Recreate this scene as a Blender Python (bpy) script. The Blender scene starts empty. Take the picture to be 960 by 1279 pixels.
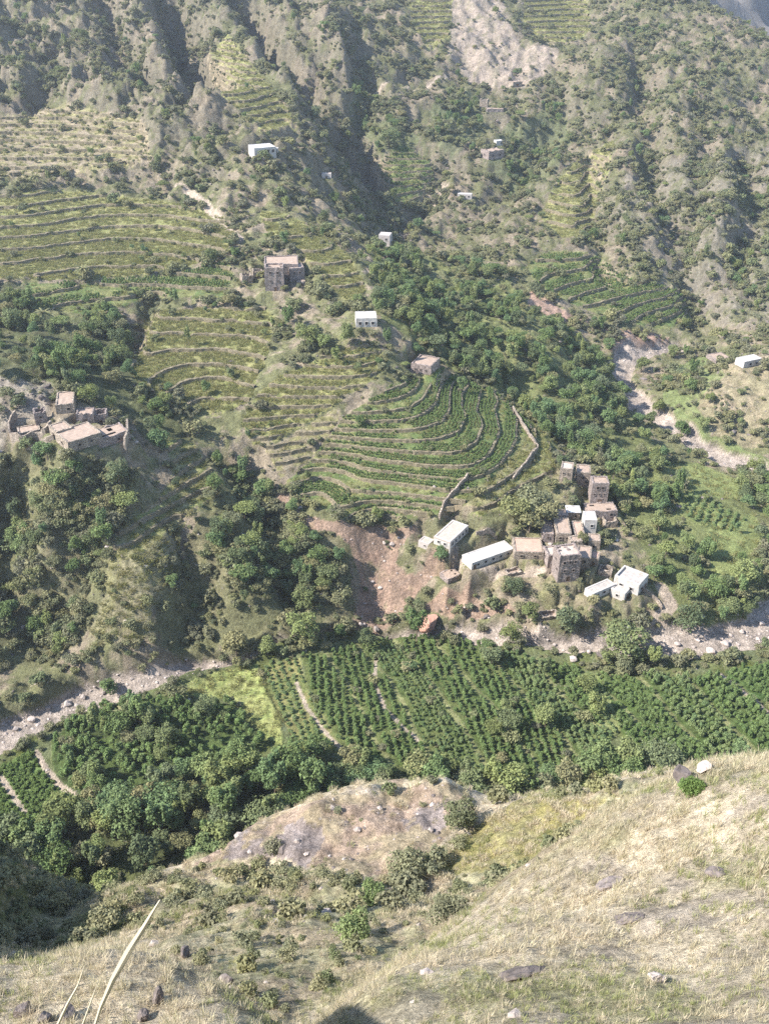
import bpy, bmesh, math, random, time
import numpy as np
from mathutils import Vector, Matrix
T0 = time.time()
random.seed(7); RNG = np.random.default_rng(7)
scene = bpy.context.scene
COL = scene.collection

# ------------------------------------------------------------------ camera, sky, sun, exposure
PITCH = math.radians(32.4); FPX = 1108.0; CX, CY = 480.0, 639.5      # photo pixels (960 x 1279)
cam_d = bpy.data.cameras.new('camera'); cam = bpy.data.objects.new('camera', cam_d); COL.objects.link(cam)
cam.location = (0, 0, 0); cam.rotation_euler = (math.pi/2 - PITCH, 0, 0)
cam_d.sensor_fit = 'VERTICAL'; cam_d.sensor_height = 36.0; cam_d.lens = 36.0*FPX/1279.0
cam_d.clip_start = 0.1; cam_d.clip_end = 9000
scene.camera = cam

SUN_EL = math.radians(42); SUN_AZ = math.radians(-103)      # azimuth clockwise from +Y (the view direction): from the left, a little behind
sun_dir = Vector((math.sin(SUN_AZ)*math.cos(SUN_EL), math.cos(SUN_AZ)*math.cos(SUN_EL), math.sin(SUN_EL)))
world = bpy.data.worlds.new('World'); scene.world = world; world.use_nodes = True
wn = world.node_tree.nodes; wl = world.node_tree.links
sky = wn.new('ShaderNodeTexSky'); sky.sky_type = 'NISHITA'; sky.sun_disc = False
sky.sun_elevation = SUN_EL; sky.sun_rotation = SUN_AZ % (2*math.pi); sky.altitude = 1800
wl.new(sky.outputs[0], wn['Background'].inputs[0]); wn['Background'].inputs[1].default_value = 0.15
sun_d = bpy.data.lights.new('sun', 'SUN'); sun_d.energy = 4.7; sun_d.angle = math.radians(0.6); sun_d.color = (1.0, 0.955, 0.905)
sun = bpy.data.objects.new('sun', sun_d); COL.objects.link(sun)
sun.rotation_euler = (-sun_dir).to_track_quat('-Z', 'Y').to_euler()
vs = scene.view_settings; vs.view_transform = 'Standard'; vs.look = 'None'; vs.gamma = 1.0; vs.exposure = 1.28; vs.use_curve_mapping = False
scene.cycles.max_bounces = 4; scene.cycles.diffuse_bounces = 2; scene.cycles.glossy_bounces = 1
scene.cycles.transmission_bounces = 2; scene.cycles.transparent_max_bounces = 4; scene.cycles.volume_bounces = 0
scene.cycles.use_adaptive_sampling = True; scene.cycles.adaptive_threshold = 0.012
scene.cycles.use_denoising = False

# ------------------------------------------------------------------ small helpers
CP, SP = math.cos(PITCH), math.sin(PITCH)
def tv(v):                                   # drop per metre of forward distance for a photo row
    yy = (CY - np.asarray(v, float))/FPX
    return (SP - yy*CP)/(CP + yy*SP)
def kx(u, v):                                # sideways metres per metre of forward distance
    yy = (CY - np.asarray(v, float))/FPX
    return ((np.asarray(u, float) - CX)/FPX)/(CP + yy*SP)
def P(u, v, Y):
    return (float(kx(u, v))*Y, Y, -float(tv(v))*Y)
def PZ(u, v, z):
    return P(u, v, -z/float(tv(v)))
def project(x, y, z):
    d = y*CP - z*SP; h = y*SP + z*CP
    return CX + FPX*x/d, CY - FPX*h/d, d
def sstep(a, b, x):
    t = np.clip((x - a)/(b - a), 0, 1); return t*t*(3 - 2*t)

_perm = np.random.default_rng(11).permutation(4096).astype(np.int64)
def _h(ix, iy): return _perm[(_perm[ix & 4095] + iy) & 4095]
_ang = np.random.default_rng(12).uniform(0, 2*math.pi, 4096)
_gx, _gy = np.cos(_ang), np.sin(_ang)
def perlin(x, y):
    ix = np.floor(x).astype(np.int64); iy = np.floor(y).astype(np.int64)
    fx = x - ix; fy = y - iy
    u = fx*fx*fx*(fx*(fx*6 - 15) + 10); w = fy*fy*fy*(fy*(fy*6 - 15) + 10)
    def g(a, b):
        h = _h(ix + a, iy + b); return _gx[h]*(fx - a) + _gy[h]*(fy - b)
    a = g(0, 0); b = g(1, 0); c = g(0, 1); d = g(1, 1)
    return ((a + u*(b - a))*(1 - w) + (c + u*(d - c))*w)*1.5
def fbm(x, y, scale, octv=4, gain=0.5, off=0.0):
    s = np.zeros_like(x, dtype=float); amp = 1.0; f = 1.0/scale
    for i in range(octv):
        s += amp*perlin(x*f + off + 17.3*i, y*f - off*0.7 + 9.1*i); amp *= gain; f *= 2.03
    return s
def ridged(x, y, scale, octv=4, off=0.0):
    s = np.zeros_like(x, dtype=float); amp = 1.0; f = 1.0/scale
    for i in range(octv):
        s += amp*(1 - 2*np.abs(perlin(x*f + off + 5.7*i, y*f + off*1.3 - 3.3*i))); amp *= 0.5; f *= 2.1
    return s

class TPS:
    def __init__(self, pts, smooth=0.0):
        p = np.array(pts, float); self.c = p[:, :2]; n = len(p)
        K = self._k(self.c, self.c) + smooth*np.eye(n)
        A = np.zeros((n + 3, n + 3)); A[:n, :n] = K; A[:n, n] = 1; A[:n, n+1:] = self.c; A[n:, :n] = A[:n, n:].T
        self.w = np.linalg.solve(A, np.concatenate([p[:, 2], np.zeros(3)]))
    @staticmethod
    def _k(a, b):
        r2 = ((a[:, None, :] - b[None, :, :])**2).sum(-1)/1e4
        return r2*np.log(r2 + 1e-12)
    def __call__(self, x, y):
        sh = np.shape(x); q = np.stack([np.ravel(x), np.ravel(y)], 1); out = np.empty(len(q)); n = len(self.c)
        for i in range(0, len(q), 20000):
            b = q[i:i+20000]
            out[i:i+20000] = self._k(b, self.c) @ self.w[:n] + self.w[n] + b @ self.w[n+1:]
        return out.reshape(sh)

# ------------------------------------------------------------------ terrain: control points read off the photograph (u, v, forward metres)
RIVER_FLOW = [(-140, 985, 118), (-60, 940, 128), (0, 912, 134), (60, 890, 140), (140, 858, 147.6), (300, 818, 158), (460, 778, 171),
              (600, 792, 166), (700, 803, 162), (800, 800, 162), (900, 797, 162), (960, 775, 169), (1060, 720, 188)]
hillpts = [P(*a) for a in RIVER_FLOW]
hillpts += [P(1120, 650, 212), P(1040, 615, 224), P(960, 590, 233), P(880, 560, 247), P(800, 510, 274), P(775, 460, 306), P(830, 435, 322)]
for u, v, z in [(400, 850, -139.6), (700, 900, -139.3), (300, 950, -139.6), (900, 930, -139.3), (0, 1050, -140), (-150, 1080, -140), (700, 980, -139.3),
                (560, 850, -139.3), (200, 880, -140), (1080, 900, -138), (1100, 1000, -138), (500, 1080, -139.5), (60, 970, -140.3), (850, 860, -139), (200, 1060, -139),
                (1000, 1150, -139), (300, 1250, -139), (0, 1250, -139)]:
    hillpts.append(PZ(u, v, z))
hillpts += [P(*a) for a in [
    # village spur
    (700, 725, 175), (600, 693, 183), (770, 745, 172), (825, 762, 169), (735, 612, 207), (560, 672, 187), (640, 762, 170.5), (540, 740, 178), (800, 690, 187), (720, 660, 193), (660, 640, 197),
    # bowl of green terraces
    (440, 660, 188), (600, 640, 192), (520, 560, 212), (480, 500, 228), (400, 520, 222), (640, 520, 238), (690, 582, 215), (620, 590, 206), (400, 600, 206), (560, 480, 248),
    (530, 450, 253), (457, 405, 258),
    # east flank of that spur and the far shoulder
    (600, 420, 284), (700, 500, 257), (800, 600, 222), (560, 350, 332), (650, 400, 305), (700, 440, 290), (650, 370, 330), (740, 402, 328), (785, 418, 322), (800, 382, 346), (860, 402, 342),
    (870, 640, 206), (940, 690, 192), (500, 350, 308), (770, 650, 202),
    # golden terraces, tower house, left hillside
    (340, 352, 290), (250, 480, 236), (260, 420, 260), (330, 540, 216), (130, 300, 325), (130, 340, 300), (100, 420, 258), (100, 240, 365), (90, 535, 200), (180, 520, 214), (0, 480, 214),
    (50, 650, 181), (50, 705, 170), (50, 780, 161), (90, 575, 187), (320, 625, 196), (230, 585, 200), (170, 720, 166), (250, 780, 163), (380, 722, 178), (470, 702, 184), (180, 650, 181), (320, 730, 172),
    (-150, 480, 222), (-200, 300, 330), (-200, 700, 165), (-250, 100, 470), (0, 350, 290), (20, 250, 350), (400, 290, 325), (440, 330, 300), (400, 400, 266),
    (328, 190, 385), (100, 150, 425), (100, 100, 465), (0, 0, 560), (0, 100, 465), (250, 80, 470), (300, 110, 435), (200, 0, 580), (220, 200, 385), (240, 260, 350), (390, 180, 405), (410, 240, 378),
    # ravine between the two mountains
    (440, 200, 450), (375, 100, 500), (335, 30, 560), (440, 60, 540), (530, 255, 435), (480, 302, 380), (490, 180, 470), (500, 100, 530), (560, 200, 460),
    # mountain in the middle and on the right
    (600, 190, 475), (620, 100, 555), (600, 0, 640), (480, 0, 630), (700, 200, 475), (720, 300, 385), (820, 200, 450), (830, 100, 535), (850, 300, 385), (930, 350, 365), (900, 200, 465), (950, 120, 550),
    (760, 250, 415), (640, 280, 410), (760, 50, 600), (720, 0, 680), (810, -60, 720), (620, 330, 365),
    (880, 22, 690), (960, 68, 640), (1060, 110, 590), (1060, 250, 450), (1080, 400, 345), (840, -6, 720),
    # small brown hill on the right
    (960, 445, 288), (900, 500, 264), (930, 540, 252), (870, 470, 290), (1060, 470, 280), (960, 500, 262)]]
# beyond the crest of the right mountain
for u, v, Y, dY, dz in [(880, 22, 690, 90, -120), (960, 68, 640, 90, -120), (1060, 110, 590, 90, -110), (840, -6, 720, 90, -120), (600, -40, 760, 60, 30), (300, -60, 700, 60, 40), (0, -60, 640, 60, 40), (-300, -60, 600, 40, 50)]:
    x, y, z = P(u, v, Y); hillpts.append((x*(Y + dY)/Y, y + dY, z + dz))
hill = TPS(hillpts, 1e-4)

# near ground: three humps of the slope the camera stands on
def crest(pts, dY, dz):
    out = []
    for u, v, Y in pts:
        x, y, z = P(u, v, Y); out += [(x, y, z), (x*(Y + dY)/Y, y + dY, z + dz)]
    return out
spur = TPS(crest([(150, 1112, 47), (230, 1083, 50), (330, 1022, 54), (420, 990, 57), (480, 974, 58), (560, 982, 57), (625, 1002, 53), (720, 986, 53), (830, 962, 55), (960, 955, 56)], 16, -32)
    + [P(*a) for a in [(300, 1100, 46), (450, 1080, 46), (560, 1080, 45), (640, 1040, 47.5), (720, 1020, 47), (200, 1150, 38), (400, 1150, 36), (300, 1200, 28), (420, 1205, 26), (400, 1260, 21), (560, 1120, 38),
       (200, 1230, 24), (60, 1150, 43), (20, 1190, 36), (60, 1125, 47), (380, 1100, 42)]]
    + [(-36, 44, -57), (-42, 36, -47), (-40, 60, -84), (-50, 50, -60), (-34, 25, -36), (-60, 70, -80), (-50, 85, -118), (0, 10, -26), (40, 10, -26), (60, 40, -52), (90, 60, -70), (40, 80, -118), (90, 85, -118), (-25, 58, -92)], 1e-4)
grassy = TPS([P(*a) for a in [(860, 958, 24), (960, 952, 22.5), (1100, 945, 21), (700, 1050, 21.5), (640, 1105, 19.5), (600, 1155, 17), (520, 1200, 14.6), (440, 1245, 12), (800, 1100, 17), (900, 1200, 11.5), (960, 1279, 7.8), (700, 1250, 10.2), (560, 1279, 9.6),
       (780, 1005, 23), (430, 1290, 10.5), (1000, 1100, 14.5)]]
    + [(0, 0, -1.9), (8, 0, -2.2), (4, 4, -8.8), (0, 3.6, -9.2), (18, 0, -4), (-6, 3.5, -10), (-8, 0, -3), (0, -15, 4), (20, -15, 4), (-20, -15, 4), (30, 10, -12)]
    + [(x*1.0, y, z) for x, y, z in [(12, 36, -52), (24, 36, -50), (4, 28, -46), (-4, 20, -40), (-6, 12, -33), (40, 36, -46), (20, 60, -95), (-10, 45, -80), (50, 60, -90)]], 1e-4)
ledge = TPS([P(*a) for a in [(0, 1279, 8.0), (100, 1275, 8.2), (0, 1208, 10.5), (70, 1200, 10.8), (130, 1192, 11), (210, 1200, 10.5), (290, 1235, 9.2), (-150, 1200, 10.5), (200, 1279, 8.0), (300, 1279, 7.8), (330, 1262, 8.6)]]
    + [(0, 0, -1.9), (-4, 3.6, -8.6), (-12, 0, -3), (-12, 3, -7.5), (4, 4, -11), (0, -15, 4), (-25, -15, 4), (-8, 16, -34), (-16, 17, -32), (-3, 14, -32), (-24, 16, -28), (-1, 11, -28), (5, 12, -34), (-10, 40, -80), (-30, 40, -80)], 1e-4)

def base_height(x, y):
    z = hill(x, y)
    m = y < 115
    if m.any():
        xs, ys = x[m], y[m]
        out = 1.9*np.maximum(0, ys - 74)
        f = spur(xs, ys) - out
        g1 = grassy(xs, ys) - 3.0*np.maximum(0, ys - 34)
        g2 = ledge(xs, ys) - 3.5*np.maximum(0, ys - 16)
        z[m] = np.maximum(np.maximum(f, -141), np.maximum(g1, g2)) if False else np.maximum.reduce([np.minimum(z[m], -135), f, g1, g2])
    return z

# grid rows get finer where the picture shows the ground closer
def rows(*segs):
    out = []
    for a, b, s in segs: out += list(np.arange(a, b, s))
    return np.array(out)
GY = rows((-14, 4, 0.6), (4, 30, 0.16), (30, 62, 0.3), (62, 96, 1.0), (96, 300, 0.44), (300, 430, 0.85), (430, 860, 2.2))
NC = 780
GS = np.linspace(-1, 1, NC)
def GW(y): return 16 + np.maximum(y, 0)*0.62 + 24*sstep(-5, 60, y) + 20*sstep(300, 700, y)
GX = GS[None, :]*GW(GY)[:, None]; GYY = np.repeat(GY[:, None], NC, 1)
Z0 = base_height(GX, GYY)
def H(x, y, Z):
    x = np.asarray(x, float); y = np.clip(np.asarray(y, float), GY[0], GY[-1] - 1e-6)
    r = np.clip(np.searchsorted(GY, y, side='right') - 1, 0, len(GY) - 2); fr = (y - GY[r])/(GY[r+1] - GY[r])
    c = np.clip((x/GW(y) + 1)/2*(NC - 1), 0, NC - 1.001); ci = c.astype(int); fc = c - ci
    return (Z[r, ci]*(1-fc) + Z[r, ci+1]*fc)*(1-fr) + (Z[r+1, ci]*(1-fc) + Z[r+1, ci+1]*fc)*fr
_YM = np.concatenate([np.arange(4, 60, 0.15), np.arange(60, 430, 0.4), np.arange(430, 855, 1.5)])
def cast(u, v, Z, ymin=0):
    """first hit of the photo ray (u, v) with the ground -> x, y, z"""
    t = float(tv(v)); k = float(kx(u, v)); Y = _YM[_YM >= ymin] if ymin else _YM
    d = -Y*t - H(k*Y, Y, Z)
    i = np.nonzero(d < 0)[0]
    if len(i) == 0 or i[0] == 0: Yh = Y[-1] if len(i) == 0 else Y[0]
    else:
        a = i[0]; f = d[a-1]/(d[a-1] - d[a]); Yh = Y[a-1] + f*(Y[a] - Y[a-1])
    return np.array([k*Yh, Yh, -t*Yh])
def densify(pts, step=9, closed=True):
    out = []; n = len(pts)
    for i in range(n if closed else n - 1):
        a = np.array(pts[i], float); b = np.array(pts[(i+1) % n], float); m = max(1, int(np.hypot(*(b-a))/step))
        out += [a + (b-a)*j/m for j in range(m)]
    if not closed: out.append(np.array(pts[-1], float))
    return out
def wpoly(pts, Z, closed=True, ymin=0): return np.array([cast(u, v, Z, ymin)[:2] for u, v in densify(pts, 9, closed)])
def inside(px, py, poly):
    res = np.zeros(px.shape, bool)
    x0, y0 = poly.min(0); x1, y1 = poly.max(0)
    m = (px >= x0) & (px <= x1) & (py >= y0) & (py <= y1)
    if not m.any(): return res
    qx, qy = px[m], py[m]; r = np.zeros(qx.shape, bool); n = len(poly)
    for i in range(n):
        ax, ay = poly[i]; bx, by = poly[(i+1) % n]
        if ay == by: continue
        c = ((ay > qy) != (by > qy)) & (qx < (bx - ax)*(qy - ay)/(by - ay) + ax); r ^= c
    res[m] = r; return res
def dist_line(px, py, line, lim):
    d = np.full(px.shape, 1e9); x0, y0 = line.min(0) - lim; x1, y1 = line.max(0) + lim
    m = (px >= x0) & (px <= x1) & (py >= y0) & (py <= y1)
    qx, qy = px[m], py[m]; best = np.full(qx.shape, 1e9)
    for i in range(len(line) - 1):
        a = line[i]; b = line[i+1]; ab = b - a; L = (ab**2).sum() + 1e-9
        t = np.clip(((qx - a[0])*ab[0] + (qy - a[1])*ab[1])/L, 0, 1)
        best = np.minimum(best, np.hypot(qx - a[0] - t*ab[0], qy - a[1] - t*ab[1]))
    d[m] = best; return d
# ------------------------------------------------------------------ carve ravines, river bed, scars (lines read off the photograph, laid on the ground)
X, Y = GX, GYY
def W(pts, closed=False, ymin=90): return wpoly(pts, Z0, closed, ymin)
wx = X + 2.2*fbm(X, Y, 14, 2, off=3.1); wy = Y + 2.2*fbm(X, Y, 14, 2, off=8.4)      # wandering edges
Z1 = Z0.copy()
TERR = {   # name: (polygons, step in metres, crop, phrase used in the walls' labels)
 'gold_upper': ([[(-60, 250), (60, 236), (200, 250), (275, 268), (292, 292), (280, 318), (200, 342), (90, 350), (-60, 345)]], 1.75, 'gold', 'the wide yellow-green fields'),
 'green_mid': ([[(30, 352), (90, 354), (200, 346), (285, 326), (292, 345), (280, 372), (180, 372), (120, 395), (40, 385)]], 1.7, 'green', 'the dark green fields below the palm'),
 'gold_mid': ([[(175, 402), (205, 388), (330, 384), (345, 398), (330, 455), (312, 500), (270, 520), (215, 505), (172, 478), (160, 455)]], 1.6, 'gold', 'the golden stepped field'),
 'gold_low': ([[(322, 490), (350, 470), (400, 448), (455, 430), (478, 438), (470, 470), (420, 505), (380, 530), (345, 552), (318, 560), (300, 528)]], 1.5, 'gold', 'the golden steps under the white house'),
 'brown': ([[(310, 530), (345, 556), (400, 520), (420, 510), (425, 525), (385, 575), (350, 600), (335, 570)]], 1.5, 'soil', 'the brown steps left of the bowl'),
 'bowl': ([[(388, 575), (430, 522), (484, 482), (560, 468), (622, 492), (668, 530), (650, 560), (610, 600), (580, 632), (540, 646), (440, 652), (375, 622), (356, 604)]], 1.4, 'green', 'the green bowl of curved terraces'),
 'bowl_edge': ([[(668, 530), (690, 560), (692, 585), (650, 630), (600, 648), (580, 632), (610, 600), (650, 560)]], 1.9, 'grass', 'the pale steps above the village'),
 'hill_steps': ([[(322, 262), (360, 268), (400, 288), (440, 325), (456, 362), (438, 380), (405, 352), (372, 315), (335, 290)]], 1.8, 'gold', 'the yellow steps by the tower house'),
 'ridge_steps': ([[(258, 72), (285, 42), (322, 90), (362, 140), (372, 158), (330, 168), (300, 140), (268, 112)]], 2.0, 'gold', 'the steep steps above the ridge house'),
 'ravine_steps': ([[(462, 205), (500, 180), (540, 205), (545, 240), (510, 262), (478, 240)]], 2.3, 'green', 'the steps beside the shaded ravine'),
 'summit_steps': ([[(508, -5), (566, -5), (560, 52), (535, 62), (520, 40)]], 2.5, 'gold', 'the steps at the photo top edge'),
 'scar_steps': ([[(655, -5), (730, -5), (740, 40), (690, 60), (655, 30)]], 2.4, 'gold', 'the steps beside the top landslide'),
 'far_steps': ([[(690, 232), (720, 200), (765, 175), (760, 215), (742, 262), (742, 296), (700, 296), (676, 275)]], 2.2, 'gold', 'the far yellow mountain steps'),
 'far_green': ([[(650, 335), (690, 312), (745, 318), (780, 345), (850, 362), (862, 400), (835, 412), (790, 405), (745, 392), (690, 370)]], 2.2, 'green', 'the fields above the red cut bank'),
 'left_spur': ([[(205, 545), (245, 555), (268, 590), (262, 622), (225, 650), (180, 690), (140, 690), (150, 660), (200, 625), (215, 590)]], 1.7, 'grass', 'the grassy spur below the hamlet'),
 'left_top': ([[(-20, 150), (90, 130), (180, 150), (190, 200), (120, 215), (-20, 225)]], 2.0, 'dry', 'the dry left mountain steps'),
}
calm = np.zeros(X.shape)
for k, v_ in TERR.items():
    for p in v_[0]: calm = np.maximum(calm, inside(X, Y, wpoly(p, Z0, True, 90)).astype(float))
for _ in range(8):
    calm[1:-1] = (calm[:-2] + calm[1:-1] + calm[2:])/3; calm[:, 1:-1] = (calm[:, :-2] + calm[:, 1:-1] + calm[:, 2:])/3
hillm = sstep(96, 112, Y)
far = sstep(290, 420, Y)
rough = hillm*(0.25 + 0.75*sstep(-137, -125, Z0))*(1 - 0.9*calm)
Z1 += rough*(1.5*fbm(X, Y, 34, 3) + (0.75 + 0.6*far)*(ridged(X + 0.4*Y, Y, 11, 4, 7.0) - 0.7) + (0.35 + 0.5*far)*fbm(X, Y, 3.2 + 2.5*(Y > 340), 3, off=2.2) + 1.1*far*(ridged(X - 0.3*Y, Y + 0.5*X, 19, 4, 3.0) - 0.7) + (1.0 + (3.2 + 2.6*(X < -20))*far*(1 - 0.8*sstep(540, 680, Y)))*(ridged(X, Y, 55, 5, 2.0) - 0.75)*sstep(-135, -100, Z0))
gullies = [([(296, 575), (322, 625), (345, 680), (356, 730)], 6.5, 5), ([(300, -5), (335, 55), (375, 115), (430, 178), (446, 210)], 25, 10), ([(205, -5), (240, 72), (262, 96)], 24, 11),
           ([(440, 60), (455, 110), (450, 180), (462, 250)], 8, 8), ([(800, 60), (812, 180), (832, 250), (862, 340), (880, 400)], 9, 8), ([(185, 372), (172, 405), (158, 440)], 4.5, 3.2),
           ([(470, 655), (455, 690), (470, 765)], 3.2, 6), ([(130, -5), (160, 80), (230, 120)], 12, 8), ([(700, 130), (660, 220), (610, 250)], 8, 8), ([(740, 200), (745, 290), (760, 340)], 6, 6),
           ([(925, 200), (940, 280), (915, 330)], 8, 8), ([(30, 560), (10, 640), (5, 720)], 5, 5), ([(120, 610), (105, 690), (60, 770)], 5, 5), ([(230, 680), (245, 750), (225, 800)], 5, 4.5),
           ([(550, 215), (530, 262), (500, 290)], 6, 5), ([(60, 60), (70, 100), (40, 130)], 7, 7), ([(880, 130), (880, 220), (860, 300)], 5, 6), ([(500, 360), (560, 400), (640, 470), (720, 560)], 3, 7)]
GUL = np.zeros(X.shape)
for pts, dep, wid in gullies:
    d = dist_line(wx, wy, W(pts), 4*wid); Z1 -= dep*np.exp(-(d/wid)**2); GUL = np.maximum(GUL, np.exp(-(d/(1.3*wid))**2))
ridges = [([(270, -5), (290, 40), (340, 110), (385, 168)], 7, 9), ([(165, -5), (195, 60), (215, 110)], 8, 9), ([(395, -5), (420, 60), (440, 110)], 8, 8), ([(690, 150), (720, 120), (760, 60)], 4, 8),
          ([(900, 330), (905, 250), (900, 190)], 4, 8), ([(75, 620), (60, 690)], 2, 4)]
for pts, dep, wid in ridges:
    d = dist_line(wx, wy, W(pts), 4*wid); Z1 += dep*np.exp(-(d/wid)**2)
crag = far*sstep(380, 430, Y)*(0.35 + 0.65*(1 - sstep(-40, 30, X)))*(1 - calm)*(1 - 0.7*sstep(560, 680, Y))
cw = 6*fbm(X, Y, 22, 3, off=44); Z1 += crag*(4.2*(ridged(X + cw, 0.55*Y + cw, 26, 5, 6.0) - 0.75) + 1.3*fbm(X, Y, 5, 3, off=31))
rivline = np.array([P(*a)[:2] for a in RIVER_FLOW]); 
rivline2 = np.array([P(*a)[:2] for a in [(1120, 650, 212), (1040, 615, 224), (960, 590, 233), (880, 560, 247), (800, 512, 273), (772, 462, 306), (800, 440, 318), (842, 432, 324)]])
dR = np.minimum(dist_line(wx, wy, rivline, 40), dist_line(wx, wy, rivline2, 40))
rw = np.where(Y < 195, np.interp(X, [-80, -62, -50, -30, -10, 0, 12, 25, 40, 52, 65, 80, 95], [4.6, 3.8, 2.4, 1.0, 0.9, 2.0, 1.8, 2.3, 2.7, 3.0, 4.2, 5.0, 5.0]), 4.2)
riv = 1 - sstep(rw*0.85, rw*1.15, dR)
Z1 -= 2.3*riv
# a cut bank on the far side of the near river bed
Z1 += (1.3 + 1.2*fbm(X, Y, 6, 3, off=12))*sstep(rw*1.05, rw*1.45, dR)*(1 - sstep(rw*1.5, rw*3.4, dR))*((Y > 130) & (Y < 200))*sstep(-12, 4, (Y - np.interp(X, rivline[:, 0], rivline[:, 1])))*(X < 20)
# foreground relief
fg = (1 - hillm)*sstep(5, 9, Y)
Z1 += fg*(0.55*fbm(X, Y, 7, 4, off=1.7)*sstep(8, 40, Y)*2.0 + 0.16*fbm(X, Y, 1.6, 3, off=4.0) + 0.25*fbm(X, Y, 4.0, 2, off=6.0))

# ------------------------------------------------------------------ land use: regions of the photograph laid on the ground
R = {}
def region(name, polys, ymin=90):
    m = np.zeros(X.shape, bool)
    for p in polys: m |= inside(wx, wy, wpoly(p, Z1, True, ymin))
    R[name] = m
def region_hard(name, polys, ymin=90):
    m = np.zeros(X.shape, bool)
    for p in polys: m |= inside(X + 0.25*(wx - X), Y + 0.25*(wy - Y), wpoly(p, Z1, True, ymin))
    R[name] = m
Z2 = Z1.copy()
TERR_FIELD = {}
for k, (polys, h, crop, phrase) in TERR.items():
    region_hard(k, polys)
    m = R[k]
    zs = (Z1 + 0.22*fbm(X, Y, 12, 2, off=h))
    q = zs/h; kk = np.floor(q); g = q - kk
    zt = kk*h - (1 - sstep(0, 0.16, g))*h*0.52 + 0.48*h*g + 0.31*h
    Z2[m] = zt[m]; TERR_FIELD[k] = (zs, h)
region_hard('yellow_field', [[(205, 864), (250, 846), (322, 828), (334, 860), (350, 900), (354, 932), (325, 918), (292, 872), (250, 872)]])
region_hard('row_field', [[(330, 828), (374, 822), (385, 860), (432, 942), (375, 938), (352, 900), (336, 862)]])
region_hard('qat_mid', [[(376, 822), (460, 800), (560, 792), (700, 832), (722, 842), (745, 900), (760, 940), (660, 972), (560, 965), (440, 950), (400, 890)]])
region_hard('qat_strip', [[(720, 842), (745, 842), (775, 910), (760, 930), (742, 900)]])
region_hard('qat_right', [[(748, 845), (870, 848), (902, 842), (962, 892), (1010, 900), (1010, 970), (830, 960), (775, 915)]])
region_hard('qat_far_right', [[(905, 838), (1010, 820), (1010, 905), (965, 890)]])
region_hard('qat_left', [[(65, 925), (130, 880), (210, 868), (240, 880), (290, 880), (330, 930), (310, 965), (220, 960), (150, 1000), (105, 1000), (70, 975)]])
region_hard('bright_left', [[(-40, 985), (0, 955), (40, 938), (75, 985), (112, 1008), (60, 1040), (-40, 1030)]])
region('grove', [[(-60, 1035), (60, 1040), (110, 1010), (160, 1002), (230, 965), (320, 966), (370, 940), (450, 955), (560, 968), (680, 975), (770, 945), (830, 962), (1020, 975), (1020, 1060), (-60, 1250)]])
region('scar', [[(345, 612), (380, 640), (440, 660), (530, 655), (525, 663), (498, 680), (490, 700), (505, 712), (545, 708), (555, 722), (520, 735), (496, 775), (446, 788), (440, 770), (455, 730), (440, 690), (390, 664), (352, 640)],
                [(560, 745), (640, 752), (660, 768), (560, 780), (520, 765)]])
region('village', [[(520, 690), (560, 650), (620, 668), (690, 640), (690, 575), (745, 585), (775, 640), (745, 700), (815, 705), (815, 740), (730, 760), (640, 730), (560, 730)]])
region('top_scar', [[(565, -5), (625, -5), (650, 60), (690, 50), (700, 70), (650, 115), (590, 105), (560, 70)], [(530, 250), (552, 222), (556, 236), (536, 268)]])
region('cut_bank', [[(752, 408), (800, 412), (835, 422), (830, 436), (790, 436), (765, 440)], [(650, 360), (680, 372), (715, 395), (735, 402), (700, 400), (660, 380)]])
region('brown_hill', [[(850, 490), (880, 468), (920, 452), (1020, 430), (1020, 555), (930, 560), (890, 545), (860, 520)]])
region_hard('meadow', [[(835, 585), (870, 578), (925, 602), (920, 625), (860, 615)], [(835, 620), (865, 618), (930, 648), (920, 665), (870, 655)], [(880, 660), (940, 640), (960, 680), (920, 700), (925, 740), (890, 745)]])
region('flank', [[(470, 300), (560, 330), (640, 340), (650, 380), (755, 440), (770, 500), (830, 570), (940, 640), (900, 720), (850, 790), (820, 720), (770, 640), (750, 575), (690, 560), (640, 505), (560, 455), (480, 400), (455, 340)]])
region('right_wood', [[(760, 600), (830, 572), (880, 580), (960, 618), (1010, 640), (1010, 740), (950, 770), (880, 792), (835, 750), (812, 700)]])
region_hard('row_plot', [[(838, 618), (868, 616), (930, 648), (918, 664), (860, 650)]])
region('wood_left', [[(-60, 355), (30, 352), (60, 395), (150, 400), (170, 440), (175, 480), (215, 508), (240, 560), (200, 560), (130, 505), (60, 480), (-60, 470)]])
region('slope_left', [[(-60, 560), (20, 560), (100, 575), (190, 590), (150, 660), (120, 780), (60, 830), (-60, 850)], [(270, 560), (330, 590), (350, 640), (440, 690), (440, 780), (330, 800), (230, 800), (210, 740), (250, 650)]])
region('spur_bare', [[(170, 665), (235, 650), (215, 720), (195, 770), (190, 800), (110, 815), (130, 760), (140, 700)]])
region('cliff_left', [[(-60, 465), (60, 480), (70, 515), (15, 530), (0, 560), (-60, 560)]])
region('mount_wood', [[(600, 200), (640, 150), (700, 130), (715, 175), (690, 215), (640, 245)], [(455, 160), (490, 140), (545, 200), (530, 180), (480, 200)], [(540, 120), (600, 120), (600, 170), (560, 200), (540, 170)], [(440, 100), (470, 130), (455, 170), (430, 150)]])
region('rock_right', [[(780, 220), (840, 200), (960, 180), (1030, 200), (1030, 420), (860, 400), (800, 330), (770, 290)]])
region('river_green', [[(820, 500), (850, 460), (880, 440), (900, 470), (870, 500), (890, 545), (960, 575), (960, 590), (880, 545)]])
R['river'] = riv > 0.5
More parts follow.
